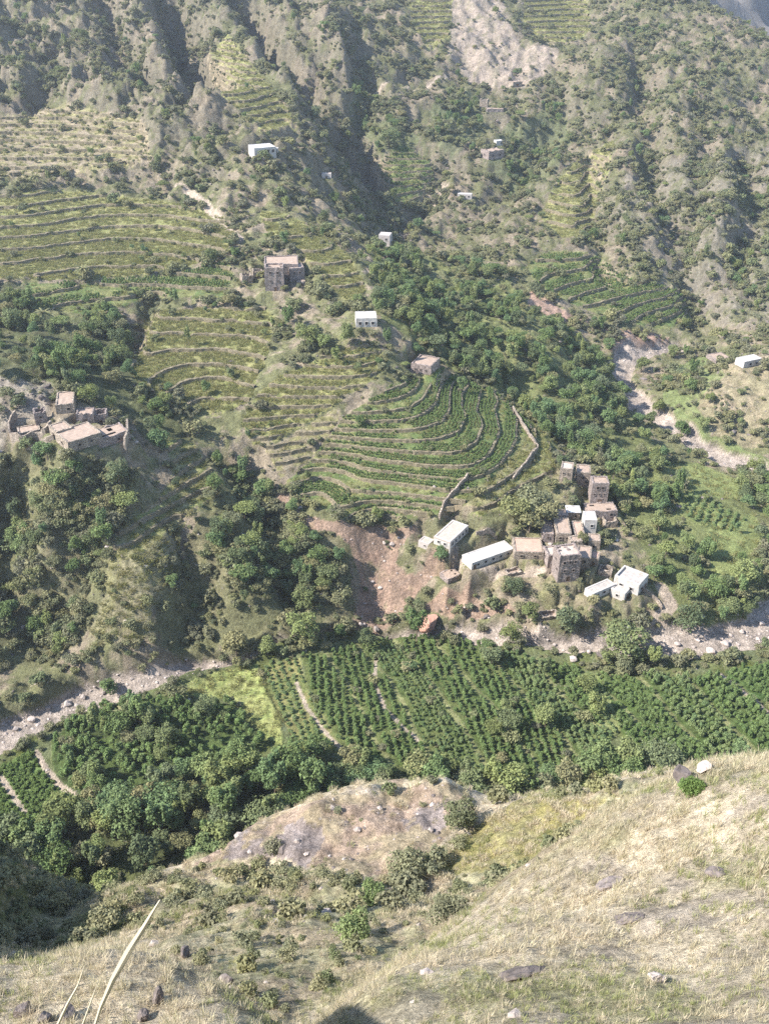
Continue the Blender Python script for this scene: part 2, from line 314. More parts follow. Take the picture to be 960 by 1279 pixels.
ms = R['scar']; st = ridged(X*1.0, Y*0.22, 3.4, 4, 9.0) - 0.7; Z1[ms] += (1.7*st + 0.7*fbm(X, Y, 2.2, 3, off=19))[ms]
fgm = Y < 96
region('pale_crest', [[(220, 1090), (330, 1022), (480, 974), (560, 980), (600, 1000), (560, 1060), (515, 1100), (470, 1100), (400, 1085), (300, 1080)]], 30)
region('mid_slope', [[(130, 1120), (220, 1090), (400, 1085), (470, 1105), (560, 1060), (720, 990), (830, 965), (760, 1010), (640, 1110), (560, 1160), (440, 1240), (420, 1279), (300, 1279), (200, 1180)]], 20)
region('yellow_steps', [[(555, 1095), (600, 1040), (680, 995), (760, 1000), (690, 1045), (640, 1090)]], 35)
PATHS = [([(372, 850), (382, 880), (402, 908), (432, 941)], 0.45), ([(470, 820), (468, 850), (480, 885), (520, 925)], 0.4), ([(900, 842), (925, 862), (965, 900)], 0.6), ([(45, 940), (72, 980), (110, 1006)], 0.6),
         ([(0, 968), (30, 1012)], 0.6), ([(222, 232), (250, 255), (285, 285), (300, 300)], 1.5), ([(826, 735), (838, 755), (815, 780), (785, 795)], 1.6), ([(455, 345), (480, 320), (530, 262)], 0.6), ([(455, 110), (520, 112), (560, 95)], 1.0), ([(720, 700), (690, 715), (600, 720), (560, 700)], 1.0)]
pathm = np.zeros(X.shape, bool)
for pts, w in PATHS: pathm |= dist_line(X + 0.15*(wx-X), Y + 0.15*(wy-Y), W(pts), 5) < w
R['path'] = pathm
strip = (X + 0.42*(Y - 150) + 1.2*fbm(X, Y, 20, 2, off=70))/9.5; strip_id = np.floor(strip).astype(int); strip_edge = np.abs(strip - np.round(strip))*9.5 < 0.55
R['plot_line'] = strip_edge & (R['qat_mid'] | R['qat_right'])
# field banks on the valley floor: each plot sits a little above the next
for k, dz in (('yellow_field', 0.3), ('row_field', -0.2), ('qat_strip', 0.4), ('qat_right', 0.5), ('bright_left', -0.3), ('qat_left', 0.35)): Z2[R[k]] += dz
# ------------------------------------------------------------------ houses: foot of each read off the photograph; the ground is levelled under it
HOUSES = []
def row(side, n, span, z, w=0.6, h=0.9, fl=''): return [(side, (i - (n-1)/2)*span, z, w, h, fl) for i in range(n)]
def plot(u, v, W, D, Hh, az, *args, **kw): HOUSES.append([None, (u, v, W, D, Hh, az) + args, kw])
plot(563, 672, 4.8, 9.4, 2.15, -34, 'pale flat-roofed block with a row of windows on its shaded side', 'white_wall', 'pale_roof', row('r', 5, 1.7, 1.0, .8, 1.1) + row('f', 2, 1.8, 1.1, .6, .9), 0.12, 0.02, name='long_house', over=0.25)
plot(532, 682, 3.2, 2.8, 1.78, -34, 'little pale annex with a dark doorway left of the flat-roofed block', 'grey_wall', 'pale_roof', [('r', 0, 0.0, 1.1, 1.7, 'd'), ('f', .4, 1.1, .5, .6)], 0.1, 0.04, name='annex')
plot(609, 697, 13.2, 4.4, 1.92, 30, 'long low building with a bright white roof beside the red slope', 'white_wall', 'white_roof', row('f', 5, 2.3, 1.0, .7, .9) + [('f', -5.6, 0, .9, 1.9, 'd')], 0.1, 0.03, name='long_house', over=0.15)
plot(562, 722, 4.2, 3.6, 1.48, 33, 'half-ruined pink mud hut at the edge of the landslide', 'stone_pink', 'mud_roof', [('r', 0, 0.3, .8, 1.4, 'd')], 0.12, 0.12, 0.25, 2, name='mud_hut')
plot(658, 689, 7.4, 6.8, 2.00, -2, 'square house with a smooth orange mud roof right of the long white building', 'stone_tan', 'orange_roof', [('f', -1.8, .9, .6, .8), ('f', 1.6, .9, .6, .8), ('r', 0, 0.1, .9, 1.8, 'd')], 0.15, 0.05)
plot(682, 669, 2.8, 6.4, 2.37, -3, 'narrow pink house squeezed beside the orange mud roof', 'stone_pink', 'mud_roof', [('f', 0, 1.6, .5, .7)], 0.2, 0.08)
plot(700, 672, 4.0, 7.8, 3.70, -3, 'tall tan house with a long flat roof above the stone tower', 'stone_tan', 'mud_roof', [('f', -.8, 2.6, .6, .8), ('f', .9, 2.6, .6, .8), ('r', 1.5, 2.2, .7, .9)], 0.2, 0.08)
plot(720, 671, 2.8, 7.0, 2.66, -3, 'narrow tan house with an orange roof beside a dark gap', 'stone_tan', 'orange_roof', [('f', 0, 1.8, .6, .8)], 0.2, 0.06)
plot(734, 660, 3.2, 4.4, 3.86, -3, 'plain white concrete house among the brown ones', 'white_wall', 'white_roof', [('r', -.9, 1.4, .8, 1.1), ('r', .9, 1.4, .8, 1.1), ('f', .4, 2.2, .7, .9)], 0.12, 0.02, name='concrete_house')
plot(714, 645, 3.4, 3.0, 2.37, -3, 'small house with a white tin roof below the ruined wide house', 'stone_tan', 'white_roof', [('f', .6, 1.0, .6, .9)], 0.0, 0.03, over=0.4)
plot(704, 719, 5.4, 5.2, 7.39, 9, 'tall square stone tower house at the front of the village', 'stone_pink', 'pale_roof', row('f', 3, 1.35, 6.5, .5, .8, 'a') + row('f', 2, 2.2, 3.6, .5, .8) + [('f', 0, 0.2, 1.0, 1.8, 'd'), ('l', 0, 6.3, .5, .8), ('l', 1.2, 3.6, .5, .8), ('r', 0, 6.3, .5, .8)], 0.45, 0.22, name='tower_house', parapet_clutter=True)
plot(688, 703, 3.6, 4.4, 3.53, 9, 'low pale wing leaning on the left of the stone tower', 'stone_pink', 'pale_roof', [('l', 0, 2.4, .5, .7), ('f', 0, 2.2, .5, .7)], 0.3, 0.16)
plot(727, 704, 3.6, 5.6, 3.53, -14, 'tan house with one gable window right of the stone tower', 'stone_tan', 'mud_roof', [('f', .4, 2.6, .6, .8), ('r', 0, 2.2, .6, .8)], 0.18, 0.08)
plot(741, 702, 2.4, 3.4, 2.22, -20, 'small orange-roofed shed right of the tan gabled house', 'stone_tan', 'orange_roof', [('f', 0, 0, .8, 1.5, 'd')], 0.15, 0.08, name='shed')
plot(745, 624, 4.6, 4.2, 6.05, -2, 'upper stone tower house with two arched windows under the roof', 'stone_pink', 'mud_roof', row('f', 2, 1.3, 5.3, .65, 1.0, 'a') + row('f', 3, 1.3, 3.1, .4, .6) + [('f', .3, 0.1, 1.1, 1.6, 'ad')], 0.3, 0.1, name='tower_house')
plot(748, 641, 8.6, 4.6, 1.92, 3, 'wide ruined house with broken walls under the upper tower', 'stone_pink', 'mud_roof', [('f', 2.6, .6, .8, 1.2), ('f', -2, .8, .5, .7)], 0.25, 0.2, 0.35, 3, name='ruined_house')
plot(726, 603, 3.8, 4.8, 4.37, -8, 'tan stone house left of the upper tower', 'stone_tan', 'mud_roof', [('f', 0, 3.2, .5, .7), ('f', .9, 1.6, .5, .7)], 0.25, 0.1)
plot(706, 598, 3.4, 4.2, 4.03, -16, 'topmost house of the village with two small front windows', 'stone_tan', 'pale_roof', row('f', 2, 1.2, 3.0, .45, .6), 0.2, 0.1)
plot(786, 731, 6.6, 5.6, 2.66, -38, 'modern white house with a parapet roof at the lower end of the village', 'white_wall', 'concrete_roof', [('r', -1, 1.0, 1.0, 1.4), ('r', 1.4, 0.0, 1.0, 2.0, 'd'), ('f', -1.2, 1.1, .9, 1.1), ('f', 1.4, 1.1, .9, 1.1)], 0.55, 0.02, name='modern_house')
plot(748, 740, 7.6, 2.9, 1.85, 32, 'long low white annex left of the modern white house', 'white_wall', 'concrete_roof', row('f', 3, 2.1, 1.0, .8, .9), 0.1, 0.02, name='annex')
plot(773, 744, 3.8, 3.2, 2.22, -38, 'small white porch block with a dark arch before the modern house', 'white_wall', 'concrete_roof', [('r', 0, 0.0, 1.3, 2.2, 'ad'), ('f', 0, 1.0, .7, .9)], 0.15, 0.02, name='porch')
plot(685, 770, 4.4, 2.6, 0.96, 15, 'low broken stone pen on the bank below the stone tower', 'stone_tan', 'mud_roof', (), 0.1, 0.2, 0.3, has_roof=False, name='stone_pen', cat='pen')
plot(640, 716, 4.0, 2.4, 0.89, 20, 'low terrace ruin under the long white building', 'stone_tan', 'mud_roof', (), 0.1, 0.2, 0.35, has_roof=False, name='ruined_pen', cat='ruin')
plot(344, 360, 6.2, 5.6, 7.00, 3, 'brown tower house standing over the golden terraces', 'stone_pink', 'mud_roof', row('f', 2, 2.4, 6.6, .55, .9, 'a') + [('f', -1.2, 3.6, .4, .6), ('f', 1.2, 3.6, .4, .6), ('l', 0, 6.4, .5, .8), ('l', .6, 3.4, .4, .6), ('f', .2, 0, .9, 1.6, 'd')], 0.6, 0.2, name='tower_house', parapet_clutter=True)
plot(352, 342, 11.5, 10.5, 4.40, 6, 'wide pink-roofed block right behind the brown tower house', 'stone_pink', 'mud_roof', [('r', -2, 3.4, .5, .8), ('r', 1.6, 3.4, .5, .8), ('f', 3.8, 3.4, .5, .8)], 0.3, 0.14)
plot(370, 348, 5.0, 5.6, 4.20, 14, 'shaded wing at the right of the brown tower house', 'stone_pink', 'pale_roof', row('r', 3, 1.5, 3.0, .4, .7) + row('f', 2, 1.8, 3.0, .5, .7), 0.25, 0.12)
plot(308, 352, 3.6, 4.0, 2.52, 20, 'bright broken hut at the left of the brown tower house', 'stone_tan', 'pale_roof', [('r', 0, 0, .9, 1.6, 'd')], 0.3, 0.3, 0.3, has_roof=False, name='ruined_hut', cat='ruin')
plot(322, 346, 3.4, 3.6, 2.22, 12, 'roofless room between the bright hut and the brown tower house', 'stone_tan', 'mud_roof', [('f', 0, 0, .9, 1.6, 'd')], 0.3, 0.25, 0.35, has_roof=False, name='ruined_hut', cat='ruin')
plot(376, 356, 2.8, 2.2, 1.33, 10, 'small lean-to hut at the right foot of the tower block', 'stone_tan', 'mud_roof', [('f', 0, 0.2, .8, 1.2, 'd')], 0.1, 0.1, name='shed')
plot(457, 404, 6.4, 6.2, 2.66, 4, 'small white house alone on the crest above the green bowl', 'white_wall', 'white_roof', row('f', 3, 1.9, 1.0, .8, 1.2), 0.1, 0.02, name='white_house', over=0.1)
plot(531, 461, 6.6, 7.6, 2.66, -24, 'pink-roofed stone house on the crest right of the small white house', 'stone_pink', 'mud_roof', row('f', 3, 1.7, 1.2, .5, .8) + [('l', 1.0, 0, 1.6, 2.2, 'd')], 0.25, 0.15)
plot(328, 196, 9.2, 8.6, 4.20, 24, 'white house high on the ridge under the steep steps', 'white_wall', 'white_roof', [('f', 1.2, 2.8, .9, 1.2), ('f', 3.2, 2.8, .9, 1.2), ('f', 1.2, .6, .9, 1.2), ('r', 0, 2.6, .9, 1.2)], 0.12, 0.02, name='white_house')
plot(345, 190, 1.9, 1.9, 1.63, 6, 'tiny white box room beside the white house on the ridge', 'white_wall', 'white_roof', [('f', 0, 0, .6, 1.4, 'd')], 0.05, 0.02, name='box_room', cat='shed')
plot(481, 306, 4.6, 4.8, 4.37, -12, 'white-roofed house at the mouth of the side valley', 'grey_wall', 'white_roof', [('r', 0, 3, .7, .9), ('f', .8, 3, .7, .9)], 0.1, 0.03)
plot(502, 298, 7.5, 4.5, 1.92, 8, 'crumbled brown ruin right of the white-roofed house', 'stone_tan', 'mud_roof', [('f', 1.5, .2, .9, 1.4, 'd')], 0.2, 0.3, 0.45, has_roof=False, name='ruined_house', cat='ruin')
plot(614, 197, 9.0, 7.5, 3.70, 28, 'pink ruined house in the far mountain hamlet', 'stone_pink', 'mud_roof', [('l', 0, 1.6, .8, 1.1), ('f', -2, 1.6, .8, 1.1), ('f', 2, 1.6, .8, 1.1)], 0.3, 0.25, 0.15, 2, name='ruined_house')
plot(622, 181, 4.0, 3.4, 2.22, 20, 'little white house just above the pink ruin of the far hamlet', 'white_wall', 'white_roof', [('f', .8, 0.8, .8, 1.1)], 0.1, 0.02, name='white_house')
plot(604, 133, 4.4, 3.6, 3.70, -15, 'pale ruined tower on the far slope above the hamlet', 'stone_tan', 'pale_roof', [('r', 0, 1.5, .8, 1.2)], 0.2, 0.2, 0.3, has_roof=False, name='ruined_tower', cat='ruin')
plot(617, 139, 9.0, 4.0, 1.48, 4, 'low pink walls right of the pale ruined tower', 'stone_pink', 'mud_roof', (), 0.2, 0.2, 0.3, 1, name='ruined_house', cat='ruin')
plot(643, 108, 6.0, 5.0, 2.52, 24, 'lone brown house under the top landslide', 'stone_tan', 'mud_roof', [('f', 0, .4, 1.6, 1.8, 'd')], 0.15, 0.1)
plot(580, 247, 7.0, 3.2, 1.92, -10, 'low white-roofed shed on the far slope beside the side ravine', 'grey_wall', 'white_roof', row('f', 3, 2.0, .8, .8, .9), 0.08, 0.03, name='shed')
plot(408, 222, 4.0, 2.6, 1.78, 0, 'small pale hut below the shaded ravine', 'grey_wall', 'pale_roof', [('f', 0, 0, .8, 1.5, 'd')], 0.1, 0.1, name='hut')
plot(933, 455, 8.0, 4.2, 2.22, 24, 'white house on the small brown hill at the right edge', 'white_wall', 'white_roof', [('f', -1, .8, .9, 1.1), ('f', 1.6, .8, .9, 1.1), ('r', 0, 0, .9, 1.9, 'd')], 0.1, 0.02, name='white_house')
plot(896, 449, 6.5, 6.0, 1.33, 18, 'low pink mud roof left of the white house on the brown hill', 'stone_pink', 'mud_roof', (), 0.1, 0.1, name='mud_hut')
plot(100, 552, 8.8, 8.0, 2.66, 40, 'largest house of the ruined hamlet with a wide pink mud roof', 'stone_tan', 'mud_roof', [('f', -1.5, 1.5, .55, .8), ('f', 1.5, 1.5, .55, .8), ('l', 0, 1.5, .6, .8)], 0.12, 0.12, name='stone_house')
plot(78, 543, 4.2, 5.0, 2.22, 40, 'low wing on the left of the largest hamlet house', 'stone_tan', 'mud_roof', [('l', 0, 1.0, .6, .8)], 0.15, 0.12)
plot(138, 549, 8.2, 5.8, 2.22, 38, 'ruined hamlet house whose roof has fallen in holes', 'stone_pink', 'mud_roof', [('f', 1.2, 1.0, .6, .8), ('r', 0, 1.2, .6, .8)], 0.35, 0.25, 0.3, 5, name='ruined_house')
plot(84, 508, 4.6, 8.4, 2.37, 14, 'narrow house with a long tan roof at the back of the ruined hamlet', 'stone_tan', 'mud_roof', [('f', .8, 1.2, .7, 1.0)], 0.2, 0.12)
plot(109, 525, 4.4, 4.0, 2.52, 10, 'roofless room of the ruined hamlet behind the largest house', 'stone_pink', 'mud_roof', [('f', 0, .2, .9, 1.6, 'd')], 0.3, 0.2, 0.15, 1, name='ruined_house')
plot(128, 526, 3.0, 3.8, 2.52, 10, 'dark double cell without a roof right of the roofless room', 'stone_pink', 'mud_roof', [('f', 0, .2, .8, 1.4, 'd')], 0.3, 0.15, 0.1, has_roof=False, name='ruined_cell', cat='ruin')
plot(38, 544, 5.4, 3.8, 1.92, 24, 'small house inside the curved wall of the ruined hamlet', 'stone_tan', 'mud_roof', [('l', 0, .8, .5, .7), ('f', 0, 1.0, .5, .7)], 0.15, 0.12)
plot(52, 525, 3.0, 3.0, 2.66, 24, 'small broken turret above the curved wall of the hamlet', 'stone_pink', 'mud_roof', [('f', 0, 1.8, .5, .7)], 0.3, 0.2, 0.2, has_roof=False, name='ruined_turret', cat='ruin')
plot(700, 650, 3.2, 3.0, 2.4, -3, 'small pink-roofed shed below the white tin roof', 'stone_pink', 'mud_roof', [('f', 0, 0, .8, 1.5, 'd')], 0.15, 0.08, name='shed')
plot(760, 655, 3.6, 3.4, 1.9, 6, 'roofless walled pen right of the plain white concrete house', 'stone_tan', 'mud_roof', (), 0.1, 0.2, 0.35, has_roof=False, name='ruined_pen', cat='ruin')
plot(740, 682, 3.0, 3.6, 2.6, -8, 'small tan-roofed house behind the orange-roofed shed', 'stone_tan', 'mud_roof', [('f', 0, 1.0, .6, .8)], 0.15, 0.1)
plot(676, 652, 3.0, 3.0, 1.8, -3, 'roofless court behind the orange mud roof under the olive thicket', 'stone_pink', 'mud_roof', (), 0.1, 0.2, 0.3, has_roof=False, name='ruined_court', cat='ruin')
plot(755, 716, 3.4, 2.8, 1.6, -20, 'broken stone pen above the long low white annex', 'stone_tan', 'mud_roof', (), 0.1, 0.2, 0.35, has_roof=False, name='stone_pen', cat='pen')
plot(716, 688, 3.0, 2.6, 3.6, 5, 'tan stone lean-to right behind the stone tower', 'stone_tan', 'mud_roof', [('f', 0, 2.0, .5, .7)], 0.2, 0.12)
for hs in HOUSES:
    u, v, W_, D_, Hh, az = hs[1][:6]; p = cast(u, v, Z2, 96); hs[0] = p; f = 0.74 if Hh <= 2.83 else 0.84
    a_ = list(hs[1]); a_[9] = [(w[0], w[1], w[2]*f, w[3], w[4]*f) + tuple(w[5:]) for w in a_[9]] if len(a_) > 9 else (); hs[1] = tuple(a_)
best = np.full(X.shape, 9.0); want = Z2.copy()
for hs in HOUSES:
    u, v, W_, D_, Hh, az = hs[1][:6]; p = hs[0]; a = math.radians(az); dx, dy = X - p[0], Y - p[1]; lx = np.abs(dx*math.cos(a) + dy*math.sin(a)) - W_/2; ly = np.abs(-dx*math.sin(a) + dy*math.cos(a)) - D_/2
    d = np.maximum(lx, ly); m = d < best; best[m] = d[m]; want[m] = p[2]
m = best < 3.5; Z2[m] += (want[m] - Z2[m])*(1 - sstep(0.5, 3.4, best[m]))
ZF = Z2
print('land', round(time.time() - T0, 1))

# ------------------------------------------------------------------ ground colours by land use (true surface colours, no light in them)
n1 = fbm(X, Y, 22, 4, off=21.0); n2 = fbm(X, Y, 6, 4, off=33.0); n3 = fbm(X, Y, 1.8, 3, off=40.0)
gy, gx = np.gradient(ZF); gy = gy/np.gradient(GY)[:, None]; gx = gx/(GX[:, 1] - GX[:, 0])[:, None]
slope = np.hypot(gx, gy)
def mix(a, b, t): return a + (np.asarray(b) - a)*np.clip(t, 0, 1)[..., None]
SOIL = (0.245, 0.20, 0.14); SCRUB = (0.145, 0.145, 0.07); ROCK = (0.195, 0.168, 0.122); STRAW = (0.50, 0.42, 0.295); DEEP = (0.075, 0.085, 0.04)
C = np.broadcast_to(np.array(SCRUB), X.shape + (3,)).copy()
C = mix(C, SOIL, sstep(-0.15, 0.55, n1 + 0.7*n2 + 0.4*n3))
C = mix(C, ROCK, 0.8*sstep(0.1, 0.6, n2*0.6 - n1*0.5 + (slope - 0.75)*1.2)*hillm*(0.25 + 0.75*sstep(300, 380, Y)))
def put(name, col, a=1.0, var=0.25, col2=None):
    m = R[name]; t = np.clip(a*(1 + var*(n2[m] + n3[m])), 0, 1)
    c = np.array(col) if col2 is None else np.array(col) + (np.array(col2) - np.array(col))*sstep(-0.35, 0.35, n2[m] + 0.5*n3[m])[:, None]
    C[m] += (c - C[m])*t[:, None]
GREENS = {'gold': ((0.26, 0.245, 0.10), (0.205, 0.21, 0.08)), 'green': ((0.11, 0.15, 0.05), (0.17, 0.175, 0.07)), 'grass': ((0.20, 0.215, 0.075), (0.24, 0.22, 0.11)), 'dry': ((0.25, 0.225, 0.11), (0.27, 0.22, 0.15)), 'soil': ((0.27, 0.225, 0.15), (0.24, 0.22, 0.10))}
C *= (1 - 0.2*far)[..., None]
put('rock_right', (0.19, 0.17, 0.135), 0.35, 0.9); put('flank', (0.14, 0.155, 0.06), 0.8); put('wood_left', DEEP, 0.8); put('right_wood', (0.15, 0.165, 0.065), 0.8); put('slope_left', (0.145, 0.14, 0.07), 0.7); put('spur_bare', (0.30, 0.255, 0.165), 0.6, 0.8, col2=(0.22, 0.205, 0.10)); put('mount_wood', (0.11, 0.125, 0.06), 0.7)
put('cliff_left', (0.26, 0.225, 0.18), 0.7)
for k, (polys, h, crop, ph) in TERR.items():
    a, b = GREENS[crop]; put(k, a, 0.92, 0.1, b)
    m = R[k] & (slope > 1.1); C[m] = np.array((0.25, 0.205, 0.135))*(1 + 0.3*n3[m])[:, None]
put('village', (0.28, 0.225, 0.155), 0.7, 0.6, (0.19, 0.18, 0.09)); put('scar', (0.34, 0.225, 0.165), 0.92, 0.4, (0.26, 0.185, 0.135)); put('top_scar', (0.29, 0.235, 0.185), 0.85, 0.5); put('cut_bank', (0.36, 0.24, 0.18), 0.9, 0.1)
put('brown_hill', (0.31, 0.245, 0.165), 0.75, 0.5, (0.23, 0.20, 0.12)); put('meadow', (0.205, 0.225, 0.085), 1.0, 0.05, (0.175, 0.20, 0.075)); put('row_plot', (0.16, 0.19, 0.07), 1.0); put('river_green', (0.15, 0.18, 0.07), 0.8)
valley = (Y > 96) & (Y < 175) & (Z0 < -137) & (dR > rw) & (Y < np.interp(X, rivline[:, 0], rivline[:, 1]))
C[valley] = np.array((0.12, 0.135, 0.055)) + 0.03*n2[valley][:, None]
for k, a, b in (('yellow_field', (0.25, 0.285, 0.095), (0.29, 0.30, 0.11)), ('row_field', (0.15, 0.17, 0.06), (0.21, 0.20, 0.08)), ('qat_mid', (0.08, 0.11, 0.035), (0.12, 0.14, 0.05)), ('qat_strip', (0.20, 0.22, 0.09), (0.15, 0.19, 0.06)),
                ('qat_right', (0.07, 0.105, 0.03), (0.09, 0.12, 0.04)), ('qat_far_right', (0.085, 0.125, 0.04), (0.06, 0.1, 0.03)), ('qat_left', (0.06, 0.08, 0.03), (0.08, 0.11, 0.035)), ('bright_left', (0.12, 0.175, 0.055), (0.14, 0.19, 0.065)), ('grove', (0.06, 0.07, 0.03), (0.09, 0.1, 0.04))): put(k, a, 1, 0.1, b)
put('plot_line', (0.22, 0.22, 0.10), 0.8, 0.3)
rivc = np.array((0.33, 0.275, 0.225)); m = R['river']; C[m] = rivc*(1 + 0.22*n3[m] + 0.15*n2[m])[:, None]
put('path', (0.37, 0.30, 0.23), 0.95, 0.1)
# near ground
m = fgm; C[m] = np.array(STRAW)*(1 + 0.12*n3[m])[:, None]
t = sstep(-0.1, 0.5, n2 + 0.6*n1); C[m] = (C[m] + (np.array((0.25, 0.245, 0.115)) - C[m])*(0.7*t[m])[:, None])
t = sstep(0.45, 0.6, fbm(X, Y, 3.5, 3, off=55)); C[m] = C[m] + (np.array((0.31, 0.26, 0.215)) - C[m])*(0.5*t[m])[:, None]
put('mid_slope', (0.24, 0.245, 0.12), 0.75, 0.5, (0.35, 0.285, 0.19)); put('pale_crest', (0.33, 0.265, 0.165), 0.9, 0.2, (0.36, 0.27, 0.20)); put('yellow_steps', (0.30, 0.265, 0.10), 0.8)
m = R['pale_crest'] & (fbm(X, Y, 9, 3, off=77) + 0.25*n3 > 0.45); C[m] = np.array((0.27, 0.225, 0.20))*(1 + 0.3*n3[m])[:, None]
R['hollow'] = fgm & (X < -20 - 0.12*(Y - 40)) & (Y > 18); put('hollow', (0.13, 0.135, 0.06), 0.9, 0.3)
C = np.clip(C, 0.01, 0.8)

def new_mesh(name, co, faces, k=4, smooth=False):
    me = bpy.data.meshes.new(name); co = np.asarray(co, np.float32).reshape(-1, 3); f = np.asarray(faces, np.int32).reshape(-1, k)
    me.vertices.add(len(co)); me.vertices.foreach_set('co', co.ravel())
    me.loops.add(f.size); me.loops.foreach_set('vertex_index', f.ravel())
    me.polygons.add(len(f)); me.polygons.foreach_set('loop_start', np.arange(0, f.size, k, dtype=np.int32))
    me.polygons.foreach_set('use_smooth', np.full(len(f), smooth)); me.update(calc_edges=True)
    return me
def grid_mesh(name, X, Y, Z, C=None):
    n, m = X.shape; i = np.arange(n*m).reshape(n, m)
    me = new_mesh(name, np.stack([X, Y, Z], -1), np.stack([i[:-1, :-1], i[:-1, 1:], i[1:, 1:], i[1:, :-1]], -1), 4, True)
    if C is not None:
        a = me.attributes.new('ground_colour', 'FLOAT_COLOR', 'POINT')
        a.data.foreach_set('color', np.concatenate([C, np.ones(C.shape[:2] + (1,))], -1).astype(np.float32).ravel())
    return me

# ------------------------------------------------------------------ materials
def nodes(name):
    m = bpy.data.materials.new(name); m.use_nodes = True; nt = m.node_tree; b = nt.nodes['Principled BSDF']; b.inputs['Roughness'].default_value = 0.95; b.inputs['Specular IOR Level'].default_value = 0.1
    return m, nt, b
def N(nt, t, **kw):
    n = nt.nodes.new(t)
    for k, v in kw.items():
        if k.startswith('i_'): n.inputs[int(k[2:]) if k[2:].isdigit() else k[2:]].default_value = v
        else: setattr(n, k, v)
    return n
def noise_node(nt, scale, detail=4, rough=0.6, coord='Object'):
    tc = N(nt, 'ShaderNodeTexCoord'); n = N(nt, 'ShaderNodeTexNoise'); n.inputs['Scale'].default_value = scale; n.inputs['Detail'].default_value = detail; n.inputs['Roughness'].default_value = rough
    nt.links.new(tc.outputs[coord], n.inputs['Vector']); return n
def ground_material():
    m, nt, b = nodes('ground_mix'); L = nt.links
    at = N(nt, 'ShaderNodeAttribute', attribute_name='ground_colour')
    col = at.outputs['Color']
    for sc, lo, hi, det in ((0.45, 0.6, 1.4, 5), (2.2, 0.6, 1.4, 4), (9.0, 0.7, 1.3, 3)):
        n = noise_node(nt, sc, det, 0.7); r = N(nt, 'ShaderNodeMapRange', i_1=0.3, i_2=0.7, i_3=lo, i_4=hi); L.new(n.outputs[0], r.inputs[0])
        mx = N(nt, 'ShaderNodeVectorMath', operation='SCALE'); L.new(col, mx.inputs[0]); L.new(r.outputs[0], mx.inputs['Scale']); col = mx.outputs[0]
    # scattered pale stones
    tc = N(nt, 'ShaderNodeTexCoord'); vo = N(nt, 'ShaderNodeTexVoronoi'); vo.inputs['Scale'].default_value = 0.9; L.new(tc.outputs['Object'], vo.inputs['Vector'])
    r = N(nt, 'ShaderNodeMapRange', i_1=0.10, i_2=0.2, i_3=0.55, i_4=0.0); L.new(vo.outputs['Distance'], r.inputs[0])
    n = noise_node(nt, 0.08, 3); r2 = N(nt, 'ShaderNodeMapRange', i_1=0.5, i_2=0.62, i_3=0.0, i_4=1.0); L.new(n.outputs[0], r2.inputs[0])
    mu = N(nt, 'ShaderNodeMath', operation='MULTIPLY'); L.new(r.outputs[0], mu.inputs[0]); L.new(r2.outputs[0], mu.inputs[1])
    mx = N(nt, 'ShaderNodeMix', data_type='RGBA'); L.new(mu.outputs[0], mx.inputs[0]); L.new(col, mx.inputs[6]); mx.inputs[7].default_value = (0.37, 0.32, 0.28, 1)
    L.new(mx.outputs[2], b.inputs['Base Color'])
    n = noise_node(nt, 1.3, 8, 0.72); bp = N(nt, 'ShaderNodeBump', i_0=1.0); bp.inputs['Distance'].default_value = 0.4; L.new(n.outputs[0], bp.inputs['Height'])
    n = noise_node(nt, 0.22, 9, 0.72); b2 = N(nt, 'ShaderNodeBump', i_0=0.8); b2.inputs['Distance'].default_value = 1.3; L.new(n.outputs[0], b2.inputs['Height']); L.new(b2.outputs[0], bp.inputs['Normal']); L.new(bp.outputs[0], b.inputs['Normal'])
    return m
MAT = {'ground': ground_material()}
def tag(o, label=None, cat=None, group=None, kind=None):
    for k, v in (('label', label), ('category', cat), ('group', group), ('kind', kind)):
        if v: o[k] = v
    return o
def link(name, me, mat=None, parent=None):
    o = bpy.data.objects.new(name, me); COL.objects.link(o)
    if mat is not None and me is not None and not me.materials: me.materials.append(MAT[mat] if isinstance(mat, str) else mat)
    if parent is not None: o.parent = parent
    return o
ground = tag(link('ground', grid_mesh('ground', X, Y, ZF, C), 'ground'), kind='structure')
# far mountain flank behind the crest, top right corner
fy = np.linspace(880, 4200, 150); fx = np.linspace(-1, 1, 200); FX = fx[None, :]*(400 + fy[:, None]*0.62); FY = np.repeat(fy[:, None], 200, 1)
FZ = -330 + 560*sstep(1200, 3600, FY) + 170*(ridged(FX, FY, 900, 5, 4.0) - 0.8)*sstep(1000, 1800, FY) + 12*fbm(FX, FY, 60, 3)
FC = np.broadcast_to(np.array((0.22, 0.195, 0.17)), FX.shape + (3,)) * (1 + 0.25*fbm(FX, FY, 120, 4))[..., None]
tag(link('far_mountain', grid_mesh('far_mountain', FX, FY, FZ, FC), 'ground'), kind='structure')
print('ground', round(time.time() - T0, 1))
